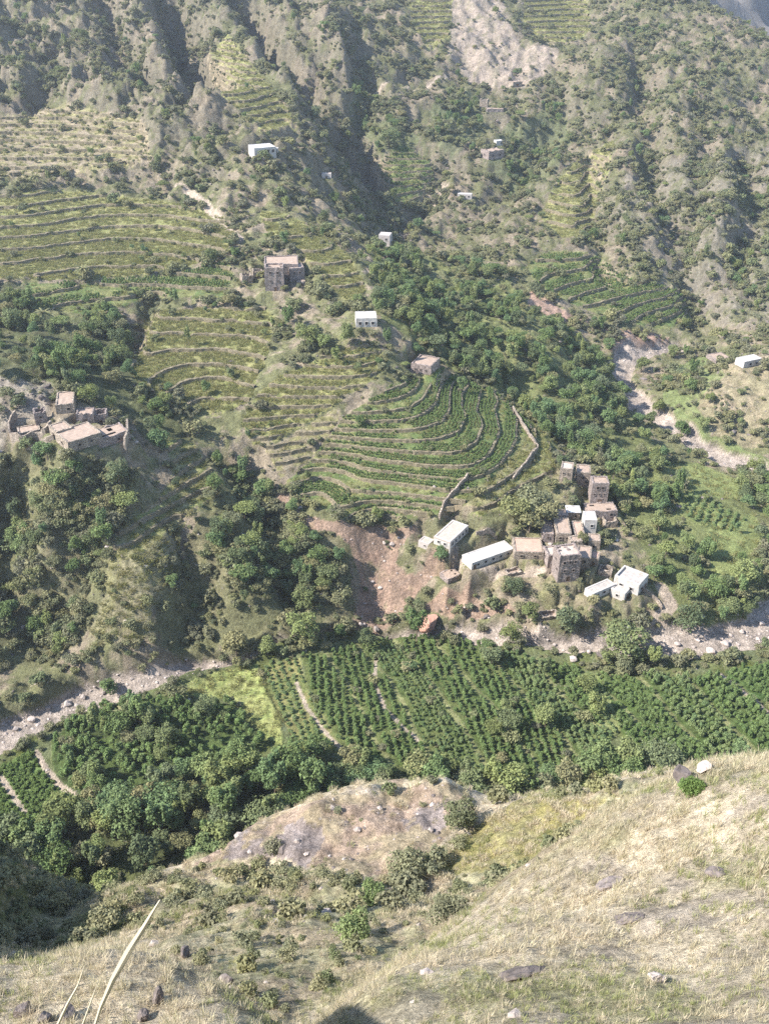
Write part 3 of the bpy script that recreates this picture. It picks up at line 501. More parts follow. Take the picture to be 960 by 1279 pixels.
# ------------------------------------------------------------------ dry stone terrace walls, one object each, along the steps of the ground
def stone_material(name, c1, c2, scale, joint, depth=0.12):
    m, nt, b = nodes(name); L = nt.links; tc = N(nt, 'ShaderNodeTexCoord')
    mp = N(nt, 'ShaderNodeMapping'); mp.inputs['Scale'].default_value = (1, 1, 1.7); L.new(tc.outputs['Object'], mp.inputs[0])
    vo = N(nt, 'ShaderNodeTexVoronoi'); vo.inputs['Scale'].default_value = scale; L.new(mp.outputs[0], vo.inputs['Vector'])
    ve = N(nt, 'ShaderNodeTexVoronoi', feature='DISTANCE_TO_EDGE'); ve.inputs['Scale'].default_value = scale; L.new(mp.outputs[0], ve.inputs['Vector'])
    sp = N(nt, 'ShaderNodeSeparateColor'); L.new(vo.outputs['Color'], sp.inputs[0])
    mx = N(nt, 'ShaderNodeMix', data_type='RGBA'); L.new(sp.outputs[0], mx.inputs[0]); mx.inputs[6].default_value = c1 + (1,); mx.inputs[7].default_value = c2 + (1,)
    n = noise_node(nt, 0.9, 5, 0.65); r = N(nt, 'ShaderNodeMapRange', i_1=0.3, i_2=0.7, i_3=0.7, i_4=1.25); L.new(n.outputs[0], r.inputs[0])
    sc = N(nt, 'ShaderNodeVectorMath', operation='SCALE'); L.new(mx.outputs[2], sc.inputs[0]); L.new(r.outputs[0], sc.inputs['Scale'])
    rr = N(nt, 'ShaderNodeMapRange', i_1=0.0, i_2=0.09, i_3=0.0, i_4=1.0); L.new(ve.outputs['Distance'], rr.inputs[0])
    m2 = N(nt, 'ShaderNodeMix', data_type='RGBA'); L.new(rr.outputs[0], m2.inputs[0]); m2.inputs[6].default_value = joint + (1,); L.new(sc.outputs[0], m2.inputs[7])
    L.new(m2.outputs[2], b.inputs['Base Color'])
    bp = N(nt, 'ShaderNodeBump', i_0=0.9); bp.inputs['Distance'].default_value = depth; L.new(rr.outputs[0], bp.inputs['Height']); L.new(bp.outputs[0], b.inputs['Normal'])
    return m
MAT['terrace_stone'] = stone_material('terrace_stone', (0.31, 0.255, 0.17), (0.215, 0.185, 0.115), 2.4, (0.15, 0.125, 0.08))
ORD = 'first second third fourth fifth sixth seventh eighth ninth tenth eleventh twelfth thirteenth fourteenth fifteenth sixteenth seventeenth eighteenth nineteenth twentieth'.split() + ['twenty-' + s for s in 'first second third fourth fifth sixth seventh eighth ninth'.split()]
def contours(zs, mask, L):
    """polylines of zs == L inside mask, in world metres"""
    ok = mask[:-1, :-1] & mask[1:, :-1] & mask[:-1, 1:] & mask[1:, 1:]
    a = zs[:-1, :-1] > L; b = zs[:-1, 1:] > L; c = zs[1:, 1:] > L; d = zs[1:, :-1] > L
    s = a.astype(int) + b + c + d
    rr, cc = np.nonzero(ok & (s > 0) & (s < 4))
    pts = {}; adj = {}
    def edge(r0, c0, r1, c1):
        k = (r0, c0, r1, c1)
        if k not in pts:
            f = (L - zs[r0, c0])/(zs[r1, c1] - zs[r0, c0]); pts[k] = (X[r0, c0] + f*(X[r1, c1] - X[r0, c0]), Y[r0, c0] + f*(Y[r1, c1] - Y[r0, c0]))
        return k
    for r, q in zip(rr.tolist(), cc.tolist()):
        es = []
        if a[r, q] != b[r, q]: es.append(edge(r, q, r, q+1))
        if d[r, q] != c[r, q]: es.append(edge(r+1, q, r+1, q+1))
        if a[r, q] != d[r, q]: es.append(edge(r, q, r+1, q))
        if b[r, q] != c[r, q]: es.append(edge(r, q+1, r+1, q+1))
        for i in range(0, len(es) - 1, 2):
            adj.setdefault(es[i], []).append(es[i+1]); adj.setdefault(es[i+1], []).append(es[i])
    seen = set(); lines = []
    for k in sorted(adj, key=lambda k: len(adj[k])):
        if k in seen: continue
        line = [k]; seen.add(k); cur = k
        while True:
            nx = [j for j in adj[cur] if j not in seen]
            if not nx: break
            cur = nx[0]; seen.add(cur); line.append(cur)
        lines.append(np.array([pts[j] for j in line]))
    return lines
def resample(l, step):
    s = np.concatenate([[0], np.cumsum(np.hypot(*np.diff(l, axis=0).T))])
    if s[-1] < step*2: return None, s[-1]
    t = np.linspace(0, s[-1], max(3, int(s[-1]/step)))
    q = np.stack([np.interp(t, s, l[:, 0]), np.interp(t, s, l[:, 1])], 1)
    k = q.copy(); k[1:-1] = (q[:-2] + 2*q[1:-1] + q[2:])/4
    return k, s[-1]
wall_count = 0
WALLPTS = []; NORMALS = {}
for key, (polys, h, crop, phrase) in TERR.items():
    zs, h = TERR_FIELD[key]; mask = R[key]
    r_, c_ = np.nonzero(mask)
    if not len(r_): continue
    r0, r1, c0, c1 = r_.min(), r_.max() + 1, c_.min(), c_.max() + 1
    zmn, zmx = zs[mask].min(), zs[mask].max(); found = []
    for kk in range(int(math.ceil(zmn/h)), int(math.floor(zmx/h)) + 1):
        sub = contours(zs, mask, kk*h) if False else None
        X_, Y_ = X, Y
        X, Y = X_[r0:r1, c0:c1], Y_[r0:r1, c0:c1]
        ls = contours(zs[r0:r1, c0:c1], mask[r0:r1, c0:c1], kk*h)
        X, Y = X_, Y_
        for l in ls:
            q, ln = resample(l, 0.9)
            if q is not None and ln > 5 and abs(q[:, 0]).max() < 0.56*q[:, 1].max() + 12: found.append((ln, kk, q))
    found.sort(key=lambda f: -f[0]); found = found[:26]
    found.sort(key=lambda f: (-f[1], f[2][:, 0].mean()))
    for wi, (ln, kk, q) in enumerate(found):
        tan = np.gradient(q, axis=0); tan /= np.hypot(tan[:, 0], tan[:, 1])[:, None] + 1e-9
        nrm = np.stack([-tan[:, 1], tan[:, 0]], 1)
        up = H(q[:, 0] + nrm[:, 0], q[:, 1] + nrm[:, 1], zs) - H(q[:, 0] - nrm[:, 0], q[:, 1] - nrm[:, 1], zs)
        if up.mean() < 0: nrm = -nrm
        sl = np.abs(up)/2 + 0.05
        back = np.clip(0.16*h/sl, 0.3, 0.85)
        ztop = kk*h + 0.31*h + 0.48*h*0.1 + 0.04 + 0.10*RNG.standard_normal(len(q)).clip(-1, 1.5); zbot = (kk - 1)*h + 0.79*h - 0.35
        fall = RNG.random() < 0.5
        if fall and len(q) > 12:
            j = RNG.integers(3, len(q) - 3); ztop -= 0.45*h*np.exp(-((np.arange(len(q)) - j)/1.5)**2)
        j1 = 0.10*RNG.standard_normal(len(q))[:, None]
        sec = [np.c_[q - nrm*(0.30 + j1), np.full(len(q), zbot)], np.c_[q - nrm*(0.12 + j1), (ztop + zbot)/2], np.c_[q - nrm*(0.02 + 0.7*j1), ztop], np.c_[q + nrm*back[:, None], ztop + 0.05], np.c_[q + nrm*back[:, None], np.full(len(q), zbot)]]
        co = np.stack(sec, 1); n = len(q); i = np.arange(n*5).reshape(n, 5)
        f = np.stack([i[:-1, :-1], i[1:, :-1], i[1:, 1:], i[:-1, 1:]], -1).reshape(-1, 4)
        me = new_mesh('terrace_wall', co, f)
        o = link('terrace_wall', me, 'terrace_stone')
        tag(o, f'dry stone wall in {phrase}, {ORD[wi]} from the top', 'terrace wall', 'dry stone terrace walls', 'thing')
        NORMALS.setdefault(key, []).append((q, nrm, 1/sl)); wall_count += 1; WALLPTS.append(np.c_[q, ztop])
print('walls', wall_count, round(time.time() - T0, 1))
HOUSE_SPOTS = []
# ------------------------------------------------------------------ houses: foot of each read off the photograph and set on the ground
MAT['stone_pink'] = None
def plaster_material(name, c, var=0.2, scale=1.5, stain=(0.2, 0.16, 0.12), amount=0.35):
    m, nt, b = nodes(name); L = nt.links; n = noise_node(nt, scale, 6, 0.65); r = N(nt, 'ShaderNodeMapRange', i_1=0.3, i_2=0.7, i_3=1 - var, i_4=1 + var); L.new(n.outputs[0], r.inputs[0])
    cn = N(nt, 'ShaderNodeRGB'); cn.outputs[0].default_value = c + (1,); sc = N(nt, 'ShaderNodeVectorMath', operation='SCALE'); L.new(cn.outputs[0], sc.inputs[0]); L.new(r.outputs[0], sc.inputs['Scale'])
    n2 = noise_node(nt, 0.55, 5, 0.6); r2 = N(nt, 'ShaderNodeMapRange', i_1=0.55, i_2=0.75, i_3=0.0, i_4=amount); L.new(n2.outputs[0], r2.inputs[0])
    mx = N(nt, 'ShaderNodeMix', data_type='RGBA'); L.new(r2.outputs[0], mx.inputs[0]); L.new(sc.outputs[0], mx.inputs[6]); mx.inputs[7].default_value = stain + (1,); L.new(mx.outputs[2], b.inputs['Base Color'])
    bp = N(nt, 'ShaderNodeBump', i_0=0.5); bp.inputs['Distance'].default_value = 0.06; L.new(n.outputs[0], bp.inputs['Height']); L.new(bp.outputs[0], b.inputs['Normal']); return m
MAT['stone_pink'] = stone_material('stone_pink', (0.40, 0.325, 0.285), (0.25, 0.205, 0.18), 1.6, (0.14, 0.115, 0.10), 0.12)
MAT['stone_tan'] = stone_material('stone_tan', (0.42, 0.345, 0.27), (0.28, 0.23, 0.18), 1.6, (0.16, 0.13, 0.105), 0.12)
MAT['mud_roof'] = plaster_material('mud_roof', (0.35, 0.265, 0.205), 0.22, 1.2, (0.27, 0.21, 0.15), 0.6)
MAT['orange_roof'] = plaster_material('orange_roof', (0.46, 0.31, 0.235), 0.15, 1.0, (0.36, 0.26, 0.19), 0.5)
MAT['pale_roof'] = plaster_material('pale_roof', (0.44, 0.36, 0.30), 0.12, 1.0, (0.42, 0.36, 0.31), 0.5)
MAT['white_roof'] = plaster_material('white_roof', (0.58, 0.57, 0.55), 0.15, 0.8, (0.38, 0.345, 0.31), 0.75)
MAT['white_wall'] = plaster_material('white_wall', (0.46, 0.43, 0.39), 0.18, 1.3, (0.27, 0.225, 0.185), 0.8)
MAT['concrete_roof'] = plaster_material('concrete_roof', (0.40, 0.36, 0.32), 0.25, 0.9, (0.25, 0.21, 0.17), 0.8)
MAT['grey_wall'] = plaster_material('grey_wall', (0.42, 0.375, 0.34), 0.15, 1.0)
MAT['dark_gap'] = plaster_material('dark_gap', (0.03, 0.027, 0.025), 0.1); MAT['wood'] = plaster_material('wood', (0.14, 0.09, 0.06), 0.2)
def box_bm(bm, x0, x1, y0, y1, z0, z1, jit=0.0, rng=random):
    v = [bm.verts.new((x + rng.uniform(-jit, jit), y + rng.uniform(-jit, jit), z + rng.uniform(-jit, jit)*(z > z0))) for z in (z0, z1) for y in (y0, y1) for x in (x0, x1)]
    for f in ((0, 2, 3, 1), (4, 5, 7, 6), (0, 1, 5, 4), (1, 3, 7, 5), (3, 2, 6, 7), (2, 0, 4, 6)): bm.faces.new([v[i] for i in f])
def bm_obj(name, bm, mat, parent): 
    me = bpy.data.meshes.new(name); bm.to_mesh(me); bm.free(); return link(name, me, mat, parent)
def part_box(name, b, mat, parent, jit=0.0):
    bm = bmesh.new(); box_bm(bm, *b, jit); bmesh.ops.bevel(bm, geom=bm.edges[:], offset=min(0.03, (b[5]-b[4])*0.2, (b[1]-b[0])*0.2, (b[3]-b[2])*0.2), segments=1, affect='EDGES'); return bm_obj(name, bm, mat, parent)
def shell(W, D, z0, H, t, para, uneven, ruin=0.0, seed=0, segs=7):
    """four thick walls with an uneven top, open above: the roof is laid inside"""
    rng = random.Random(seed); bm = bmesh.new(); ring = []
    corners = [(-W/2, -D/2), (W/2, -D/2), (W/2, D/2), (-W/2, D/2)]; pts = []
    for i in range(4):
        a, b = corners[i], corners[(i+1) % 4]
        for k in range(segs): f = k/segs; pts.append((a[0] + (b[0]-a[0])*f, a[1] + (b[1]-a[1])*f))
    n = len(pts); cols = []
    for i, (x, y) in enumerate(pts):
        top = H + para + rng.uniform(-uneven, uneven) - (rng.random()**2*ruin*H if i % segs else rng.random()*ruin*H*0.3)
        taper = 0.985; ix = max(-W/2 + t, min(W/2 - t, x)); iy = max(-D/2 + t, min(D/2 - t, y))
        j = lambda: rng.uniform(-uneven, uneven)*0.35
        cols.append([bm.verts.new((x, y, z0)), bm.verts.new((x*taper + j(), y*taper + j(), H*0.5)), bm.verts.new((x*taper**2 + j(), y*taper**2 + j(), top)), bm.verts.new((ix*taper**2, iy*taper**2, top)), bm.verts.new((ix, iy, z0))])
    for i in range(n):
        a, b = cols[i], cols[(i+1) % n]
        for k in range(4): bm.faces.new((a[k], b[k], b[k+1], a[k+1]))
    bmesh.ops.recalc_face_normals(bm, faces=bm.faces); return bm
def roof_slab(W, D, z, t, seed, over=0.0, mat='mud_roof', parent=None, holes=0):
    rng = random.Random(seed); bm = bmesh.new(); n = 6; w, d = W/2 - t*0.5 + over, D/2 - t*0.5 + over; g = [[bm.verts.new((-w + 2*w*i/n, -d + 2*d*j/n, z + rng.uniform(-.05, .05))) for i in range(n+1)] for j in range(n+1)]
    gone = {(rng.randrange(1, n-1), rng.randrange(1, n-1)) for _ in range(holes)}
    for j in range(n):
        for i in range(n):
            if (i, j) not in gone: bm.faces.new((g[j][i], g[j][i+1], g[j+1][i+1], g[j+1][i]))
    ext = bmesh.ops.extrude_face_region(bm, geom=bm.faces[:]); bmesh.ops.translate(bm, verts=[v for v in ext['geom'] if isinstance(v, bmesh.types.BMVert)], vec=(0, 0, 0.18)); bmesh.ops.recalc_face_normals(bm, faces=bm.faces)
    return bm_obj('roof', bm, mat, parent)
def window(parent, side, W, D, pos, z, w, h, frame='stone_tan', arch=False, door=False, off=0.0):
    """a framed opening with its dark pane set back, on side f(ront) b(ack) l(eft) r(ight)"""
    nm = 'door' if door else 'window'; half = {'f': D/2, 'b': D/2, 'l': W/2, 'r': W/2}[side] + off; rot = {'f': 0, 'r': math.pi/2, 'b': math.pi, 'l': -math.pi/2}[side]
    bm = bmesh.new(); t = 0.12
    box_bm(bm, -w/2 - t, -w/2, -0.07, 0.06, 0, h); box_bm(bm, w/2, w/2 + t, -0.07, 0.06, 0, h); box_bm(bm, -w/2 - t, w/2 + t, -0.075, 0.06, h, h + t*(2 if arch else 1)); box_bm(bm, -w/2 - t*1.2, w/2 + t*1.2, -0.11, 0.06, -t*0.8, 0)
    o = bm_obj(nm, bm, frame, parent); o.location = Matrix.Rotation(rot, 4, 'Z') @ Vector((pos, -half, z)); o.rotation_euler = (0, 0, rot)
    bm = bmesh.new()
    if arch:
        ps = [(-w/2, 0), (w/2, 0)] + [(w/2*math.cos(a), h - w/2 + w/2*math.sin(a)) for a in np.linspace(0, math.pi, 7)]
        f = bm.faces.new([bm.verts.new((x, -0.035, z_)) for x, z_ in ps])
        e = bmesh.ops.extrude_face_region(bm, geom=[f]); bmesh.ops.translate(bm, verts=[v for v in e['geom'] if isinstance(v, bmesh.types.BMVert)], vec=(0, 0.06, 0)); bmesh.ops.recalc_face_normals(bm, faces=bm.faces)
    else: box_bm(bm, -w/2, w/2, -0.035, 0.03, 0, h)
    bm_obj('leaf' if door else 'pane', bm, 'wood' if door else 'dark_gap', o)
def house(u, v, W, D, Hh, az, label, wall='stone_tan', roof='mud_roof', wins=(), para=0.28, uneven=0.08, ruin=0.0, holes=0, has_roof=True, t=0.42, over=0.0, name='stone_house', cat='house', frame=None, clear=1.0, group=None, parapet_clutter=False, spot=None):
    p = spot; a = math.radians(az); ca, sa = math.cos(a), math.sin(a)
    cs = [(p[0] + x*ca - y*sa, p[1] + x*sa + y*ca) for x in (-W/2, 0, W/2) for y in (-D/2, 0, D/2)]; zs_ = H(np.array([c[0] for c in cs]), np.array([c[1] for c in cs]), ZF)
    zb = p[2]; low = float(zs_.min()) - zb - 0.5
    e = link(name, None); e.location = (p[0], p[1], zb); e.rotation_euler = (0, 0, a); e.empty_display_size = 1; tag(e, label, cat, group)
    seed = int(u*7 + v); bm = shell(W, D, low, Hh, t, para, uneven, ruin, seed); bm_obj('wall', bm, wall, e)
    if has_roof: roof_slab(W, D, Hh - 0.18, t, seed, over, roof, e, holes)
    else:
        bm = bmesh.new(); box_bm(bm, -W/2 + t, W/2 - t, -D/2 + t, D/2 - t, low, 0.15); bm_obj('floor', bm, 'mud_roof', e)
    for wi in wins: window(e, wi[0], W, D, *wi[1:5], frame=frame or wall, arch='a' in (wi[5] if len(wi) > 5 else ''), door='d' in (wi[5] if len(wi) > 5 else ''))
    if parapet_clutter:
        rng = random.Random(seed + 3)
        for _ in range(7):
            x, y = rng.uniform(-W/2 + .5, W/2 - .5), rng.uniform(-D/2 + .5, D/2 - .5); s = rng.uniform(.2, .45); part_box('roof_rubble', (x - s, x + s, y - s*.7, y + s*.7, Hh - 0.02, Hh + rng.uniform(.15, .45)), wall, e, 0.06)
    HOUSE_SPOTS.append((p[0], p[1], math.hypot(W, D)/2*0.85*clear + 0.6)); return e
for spot, args, kw in HOUSES: house(*args, spot=spot, **kw)
def free_wall(pix, hgt, thick, label, mat='stone_tan', name='stone_wall'):
    q = wpoly(pix, ZF, False, 96); q, ln = resample(q, 0.8); z = H(q[:, 0], q[:, 1], ZF); tn = np.gradient(q, axis=0); tn /= np.hypot(tn[:, 0], tn[:, 1])[:, None] + 1e-9; nr = np.stack([-tn[:, 1], tn[:, 0]], 1)*thick/2
    top = z + hgt*(1 + 0.12*RNG.standard_normal(len(q))); co = np.stack([np.c_[q - nr, z - .5], np.c_[q - nr*.85, top], np.c_[q + nr*.85, top], np.c_[q + nr, z - .5]], 1); n = len(q); i = np.arange(n*4).reshape(n, 4)
    f = np.stack([i[:-1, :-1], i[1:, :-1], i[1:, 1:], i[:-1, 1:]], -1).reshape(-1, 4).tolist(); f += [[0, 1, 2, 3], [n*4-1, n*4-2, n*4-3, n*4-4]]
    tag(link(name, new_mesh(name, co, f), mat), label, 'wall')
free_wall([(22, 523), (13, 535), (15, 552), (30, 556), (48, 549), (66, 536)], 2.4, 0.5, 'curved stone wall enclosing the small house of the hamlet')
free_wall([(32, 560), (52, 557), (68, 548)], 1.4, 0.5, 'short low wall in front of the curved hamlet wall')
free_wall([(160, 528), (161, 548), (157, 565)], 2.2, 0.6, 'tall broken end wall at the right of the ruined hamlet')
free_wall([(640, 512), (660, 545), (672, 560), (640, 600)], 1.2, 0.5, 'winding pale stone wall at the right rim of the terraces')
free_wall([(594, 668), (612, 664), (620, 672)], 1.0, 0.4, 'short stone wall behind the long white building')
free_wall([(548, 648), (556, 628), (572, 612), (584, 596)], 1.6, 0.5, 'crooked retaining wall above the pale flat-roofed block')
free_wall([(742, 700), (750, 716), (760, 722)], 1.0, 0.4, 'low garden wall between the shed and the white annex')
free_wall([(800, 738), (818, 748), (826, 762)], 1.0, 0.4, 'low kerb wall along the bend of the track')
print('houses', round(time.time() - T0, 1))
# ------------------------------------------------------------------ plants: leaf-clump meshes shared by all copies
def foliage_material(name, cols, trans=0.25, spread=0.3):
    m = bpy.data.materials.new(name); m.use_nodes = True; nt = m.node_tree; L = nt.links; nt.nodes.remove(nt.nodes['Principled BSDF']); out = nt.nodes['Material Output']
    oi = N(nt, 'ShaderNodeObjectInfo'); rp = N(nt, 'ShaderNodeValToRGB'); e = rp.color_ramp.elements
    e[0].color = cols[0] + (1,); e[1].color = cols[-1] + (1,)
    for i, c in enumerate(cols[1:-1]): x = e.new((i + 1)/(len(cols) - 1)); x.color = c + (1,)
    L.new(oi.outputs['Random'], rp.inputs[0])
    g = N(nt, 'ShaderNodeNewGeometry'); r = N(nt, 'ShaderNodeMapRange', i_3=1 - spread, i_4=1 + spread); L.new(g.outputs['Random Per Island'], r.inputs[0])
    sc = N(nt, 'ShaderNodeVectorMath', operation='SCALE'); L.new(rp.outputs[0], sc.inputs[0]); L.new(r.outputs[0], sc.inputs['Scale'])
    d = N(nt, 'ShaderNodeBsdfDiffuse'); t = N(nt, 'ShaderNodeBsdfTranslucent'); mx = N(nt, 'ShaderNodeMixShader'); mx.inputs[0].default_value = trans
    L.new(sc.outputs[0], d.inputs[0]); L.new(sc.outputs[0], t.inputs[0]); L.new(d.outputs[0], mx.inputs[1]); L.new(t.outputs[0], mx.inputs[2]); L.new(mx.outputs[0], out.inputs[0])
    return m
MAT['leaf_broad'] = foliage_material('leaf_broad', [(0.122, 0.172, 0.067), (0.185, 0.240, 0.093), (0.140, 0.206, 0.098), (0.259, 0.292, 0.110), (0.167, 0.198, 0.110), (0.205, 0.231, 0.086), (0.124, 0.154, 0.081)])
MAT['leaf_olive'] = foliage_material('leaf_olive', [(0.226, 0.222, 0.110), (0.278, 0.255, 0.128), (0.201, 0.213, 0.121), (0.260, 0.263, 0.110)])
MAT['leaf_shrub'] = foliage_material('leaf_shrub', [(0.156, 0.171, 0.095), (0.220, 0.222, 0.117), (0.192, 0.188, 0.125), (0.266, 0.256, 0.125), (0.183, 0.213, 0.106)])
MAT['leaf_dry'] = foliage_material('leaf_dry', [(0.254, 0.247, 0.135), (0.224, 0.232, 0.143), (0.299, 0.276, 0.149), (0.209, 0.224, 0.120)])
MAT['leaf_qat'] = foliage_material('leaf_qat', [(0.128, 0.190, 0.068), (0.183, 0.249, 0.090), (0.155, 0.206, 0.085)])
MAT['leaf_row'] = foliage_material('leaf_row', [(0.174, 0.238, 0.092), (0.232, 0.277, 0.120), (0.145, 0.211, 0.092)])
MAT['leaf_bright'] = foliage_material('leaf_bright', [(0.13, 0.19, 0.06), (0.16, 0.215, 0.07)])
MAT['grain'] = foliage_material('grain', [(0.31, 0.295, 0.125), (0.26, 0.265, 0.10), (0.33, 0.30, 0.145), (0.22, 0.24, 0.09)], 0.25)
MAT['straw'] = foliage_material('straw', [(0.66, 0.57, 0.41), (0.58, 0.51, 0.34), (0.70, 0.60, 0.45), (0.50, 0.47, 0.28), (0.63, 0.53, 0.39)], 0.4)
MAT['green_grass'] = foliage_material('green_grass', [(0.30, 0.33, 0.14), (0.38, 0.38, 0.17), (0.26, 0.29, 0.13)], 0.35)
def bark_material():
    m, nt, b = nodes('bark'); n = noise_node(nt, 4, 5); rp = N(nt, 'ShaderNodeValToRGB'); rp.color_ramp.elements[0].color = (0.09, 0.07, 0.05, 1); rp.color_ramp.elements[1].color = (0.24, 0.19, 0.14, 1)
    nt.links.new(n.outputs[0], rp.inputs[0]); nt.links.new(rp.outputs[0], b.inputs['Base Color']); return m
MAT['bark'] = bark_material()

def quads(centres, normals, size, rng, aspect=0.6):
    n = len(centres); nr = normals/np.linalg.norm(normals, axis=1)[:, None]
    t = rng.standard_normal((n, 3)); t -= (t*nr).sum(1)[:, None]*nr; t /= np.linalg.norm(t, axis=1)[:, None]; b = np.cross(nr, t)
    s = size*rng.uniform(0.6, 1.35, n)[:, None]
    co = np.stack([centres - t*s, centres + b*s*aspect - nr*s*0.12, centres + t*s, centres - b*s*aspect - nr*s*0.12], 1)
    return co.reshape(-1, 3)
def crown_mesh(name, seed, n, width, height, base, lobes, leaf, mat, squash=1.0):
    rng = np.random.default_rng(seed); pts = []; nrm = []
    hw = width/2
    lc = [(0, 0, base + height*0.5, 0.62)]
    for i in range(lobes):
        a = 2*math.pi*(i + rng.uniform(-.3, .3))/lobes; r = hw*rng.uniform(0.35, 0.68); lc.append((r*math.cos(a), r*math.sin(a), base + height*rng.uniform(0.25, 0.78), rng.uniform(0.34, 0.52)))
    for x, y, z, s in lc:
        k = int(n*s/sum(q[3] for q in lc)); d = rng.standard_normal((k, 3)); d /= np.linalg.norm(d, axis=1)[:, None]; d[:, 2] = np.where(d[:, 2] < -0.35, -d[:, 2], d[:, 2])
        rad = (1 - 0.45*rng.random(k)**2)[:, None]
        rough_ = 1 + 0.22*np.sin(d[:, :1]*7 + seed)*np.cos(d[:, 1:2]*6 - seed)
        pts.append(np.array((x, y, z)) + d*rad*rough_*np.array((hw*s, hw*s, height*0.5*(s + 0.18)*squash)))
        nn = d + 0.75*rng.standard_normal((k, 3)) + np.array((0, 0, 0.35)); nrm.append(nn)
    c = np.concatenate(pts); c[:, 2] = np.maximum(c[:, 2], 0.04); co = quads(c, np.concatenate(nrm), leaf, rng)
    me = new_mesh(name, co, np.arange(len(co)).reshape(-1, 4)); me.materials.append(MAT[mat]); return me
def tube(bm, pts, r0, r1, seg=6):
    prev = None
    for i, p in enumerate(pts):
        p = Vector(p); d = (Vector(pts[min(i+1, len(pts)-1)]) - Vector(pts[max(i-1, 0)])).normalized(); s = d.orthogonal().normalized(); t = d.cross(s); r = r0 + (r1 - r0)*i/(len(pts) - 1)
        ring = [bm.verts.new(p + (s*math.cos(2*math.pi*k/seg) + t*math.sin(2*math.pi*k/seg))*r) for k in range(seg)]
        if prev:
            for k in range(seg): bm.faces.new((prev[k], prev[(k+1) % seg], ring[(k+1) % seg], ring[k]))
        prev = ring
def trunk_mesh(name, seed, h, width, r=0.16):
    rng = random.Random(seed); bm = bmesh.new(); lean = (rng.uniform(-.2, .2), rng.uniform(-.2, .2))
    top = (lean[0], lean[1], h*0.5); tube(bm, [(0, 0, -0.6), (lean[0]*.4, lean[1]*.4, h*0.2), top], r, r*0.7)
    for i in range(5):
        a = 2*math.pi*i/5 + rng.random(); L = width*0.34; tube(bm, [(top[0], top[1], top[2]*0.8), (top[0] + math.cos(a)*L*0.5, top[1] + math.sin(a)*L*0.5, h*0.6), (top[0] + math.cos(a)*L, top[1] + math.sin(a)*L, h*0.78)], r*0.55, r*0.15, 5)
    me = bpy.data.meshes.new(name); bm.to_mesh(me); bm.free(); me.materials.append(MAT['bark']); return me
TREES = {'broad': [], 'olive': []}
for i in range(6):
    hgt = (6.2, 5.4, 7.2, 5.0, 6.6, 5.8)[i]; wd = (5.4, 5.8, 4.4, 5.0, 6.2, 4.6)[i]
    TREES['broad'].append((crown_mesh('crown', 100 + i, 1500, wd, hgt*0.82, hgt*0.18, (6, 7, 5, 6, 8, 5)[i], 0.24, 'leaf_broad'), trunk_mesh('trunk', 200 + i, hgt, wd), hgt, wd))
TREES['broad'].append((crown_mesh('crown', 131, 1300, 2.9, 6.8, 0.8, 4, 0.22, 'leaf_broad'), trunk_mesh('trunk', 231, 7.5, 2.6), 7.5, 2.9))
TREES['broad'].append((crown_mesh('crown', 132, 1500, 6.8, 2.4, 2.5, 9, 0.23, 'leaf_broad', 0.8), trunk_mesh('trunk', 232, 5.0, 6.6), 4.9, 6.8))
NB = len(TREES['broad'])
for i in range(4):
    hgt = (4.4, 5.0, 3.8, 4.6)[i]; wd = (5.6, 5.0, 4.8, 6.0)[i]
    TREES['olive'].append((crown_mesh('crown', 300 + i, 1200, wd, hgt*0.66, hgt*0.34, (7, 6, 6, 8)[i], 0.22, 'leaf_olive'), trunk_mesh('trunk', 400 + i, hgt, wd, 0.13), hgt, wd))
SHRUBS = [crown_mesh('shrub', 500 + i, 520, (2.2, 1.8, 2.6, 2.0, 2.4)[i], (1.7, 1.6, 1.7, 1.3, 1.5)[i], 0.0, 4 + i % 3, 0.15, 'leaf_shrub') for i in range(5)] \
       + [crown_mesh('shrub', 520 + i, 420, (1.9, 1.5, 2.2)[i], (1.2, 1.1, 1.2)[i], 0.0, 5, 0.12, 'leaf_dry') for i in range(3)]
QAT = [crown_mesh('qat_bush', 540 + i, 420, (1.7, 1.5, 1.8, 1.6)[i], (2.6, 2.9, 2.3, 2.7)[i], 0.05, 4, 0.17, 'leaf_qat') for i in range(4)]
QATL = [crown_mesh('light_bush', 550 + i, 420, (1.7, 1.5, 1.8, 1.6)[i], (2.3, 2.5, 2.1, 2.4)[i], 0.05, 4, 0.17, 'leaf_row') for i in range(4)]
LOW = [crown_mesh('low_bush', 560 + i, 240, (1.1, 1.25, 1.0)[i], (1.0, 0.9, 1.1)[i], 0.02, 4, 0.13, 'leaf_row') for i in range(3)]
BRIGHT = [crown_mesh('bright_plant', 570 + i, 260, 1.3, 0.9, 0.0, 4, 0.14, 'leaf_bright') for i in range(3)]
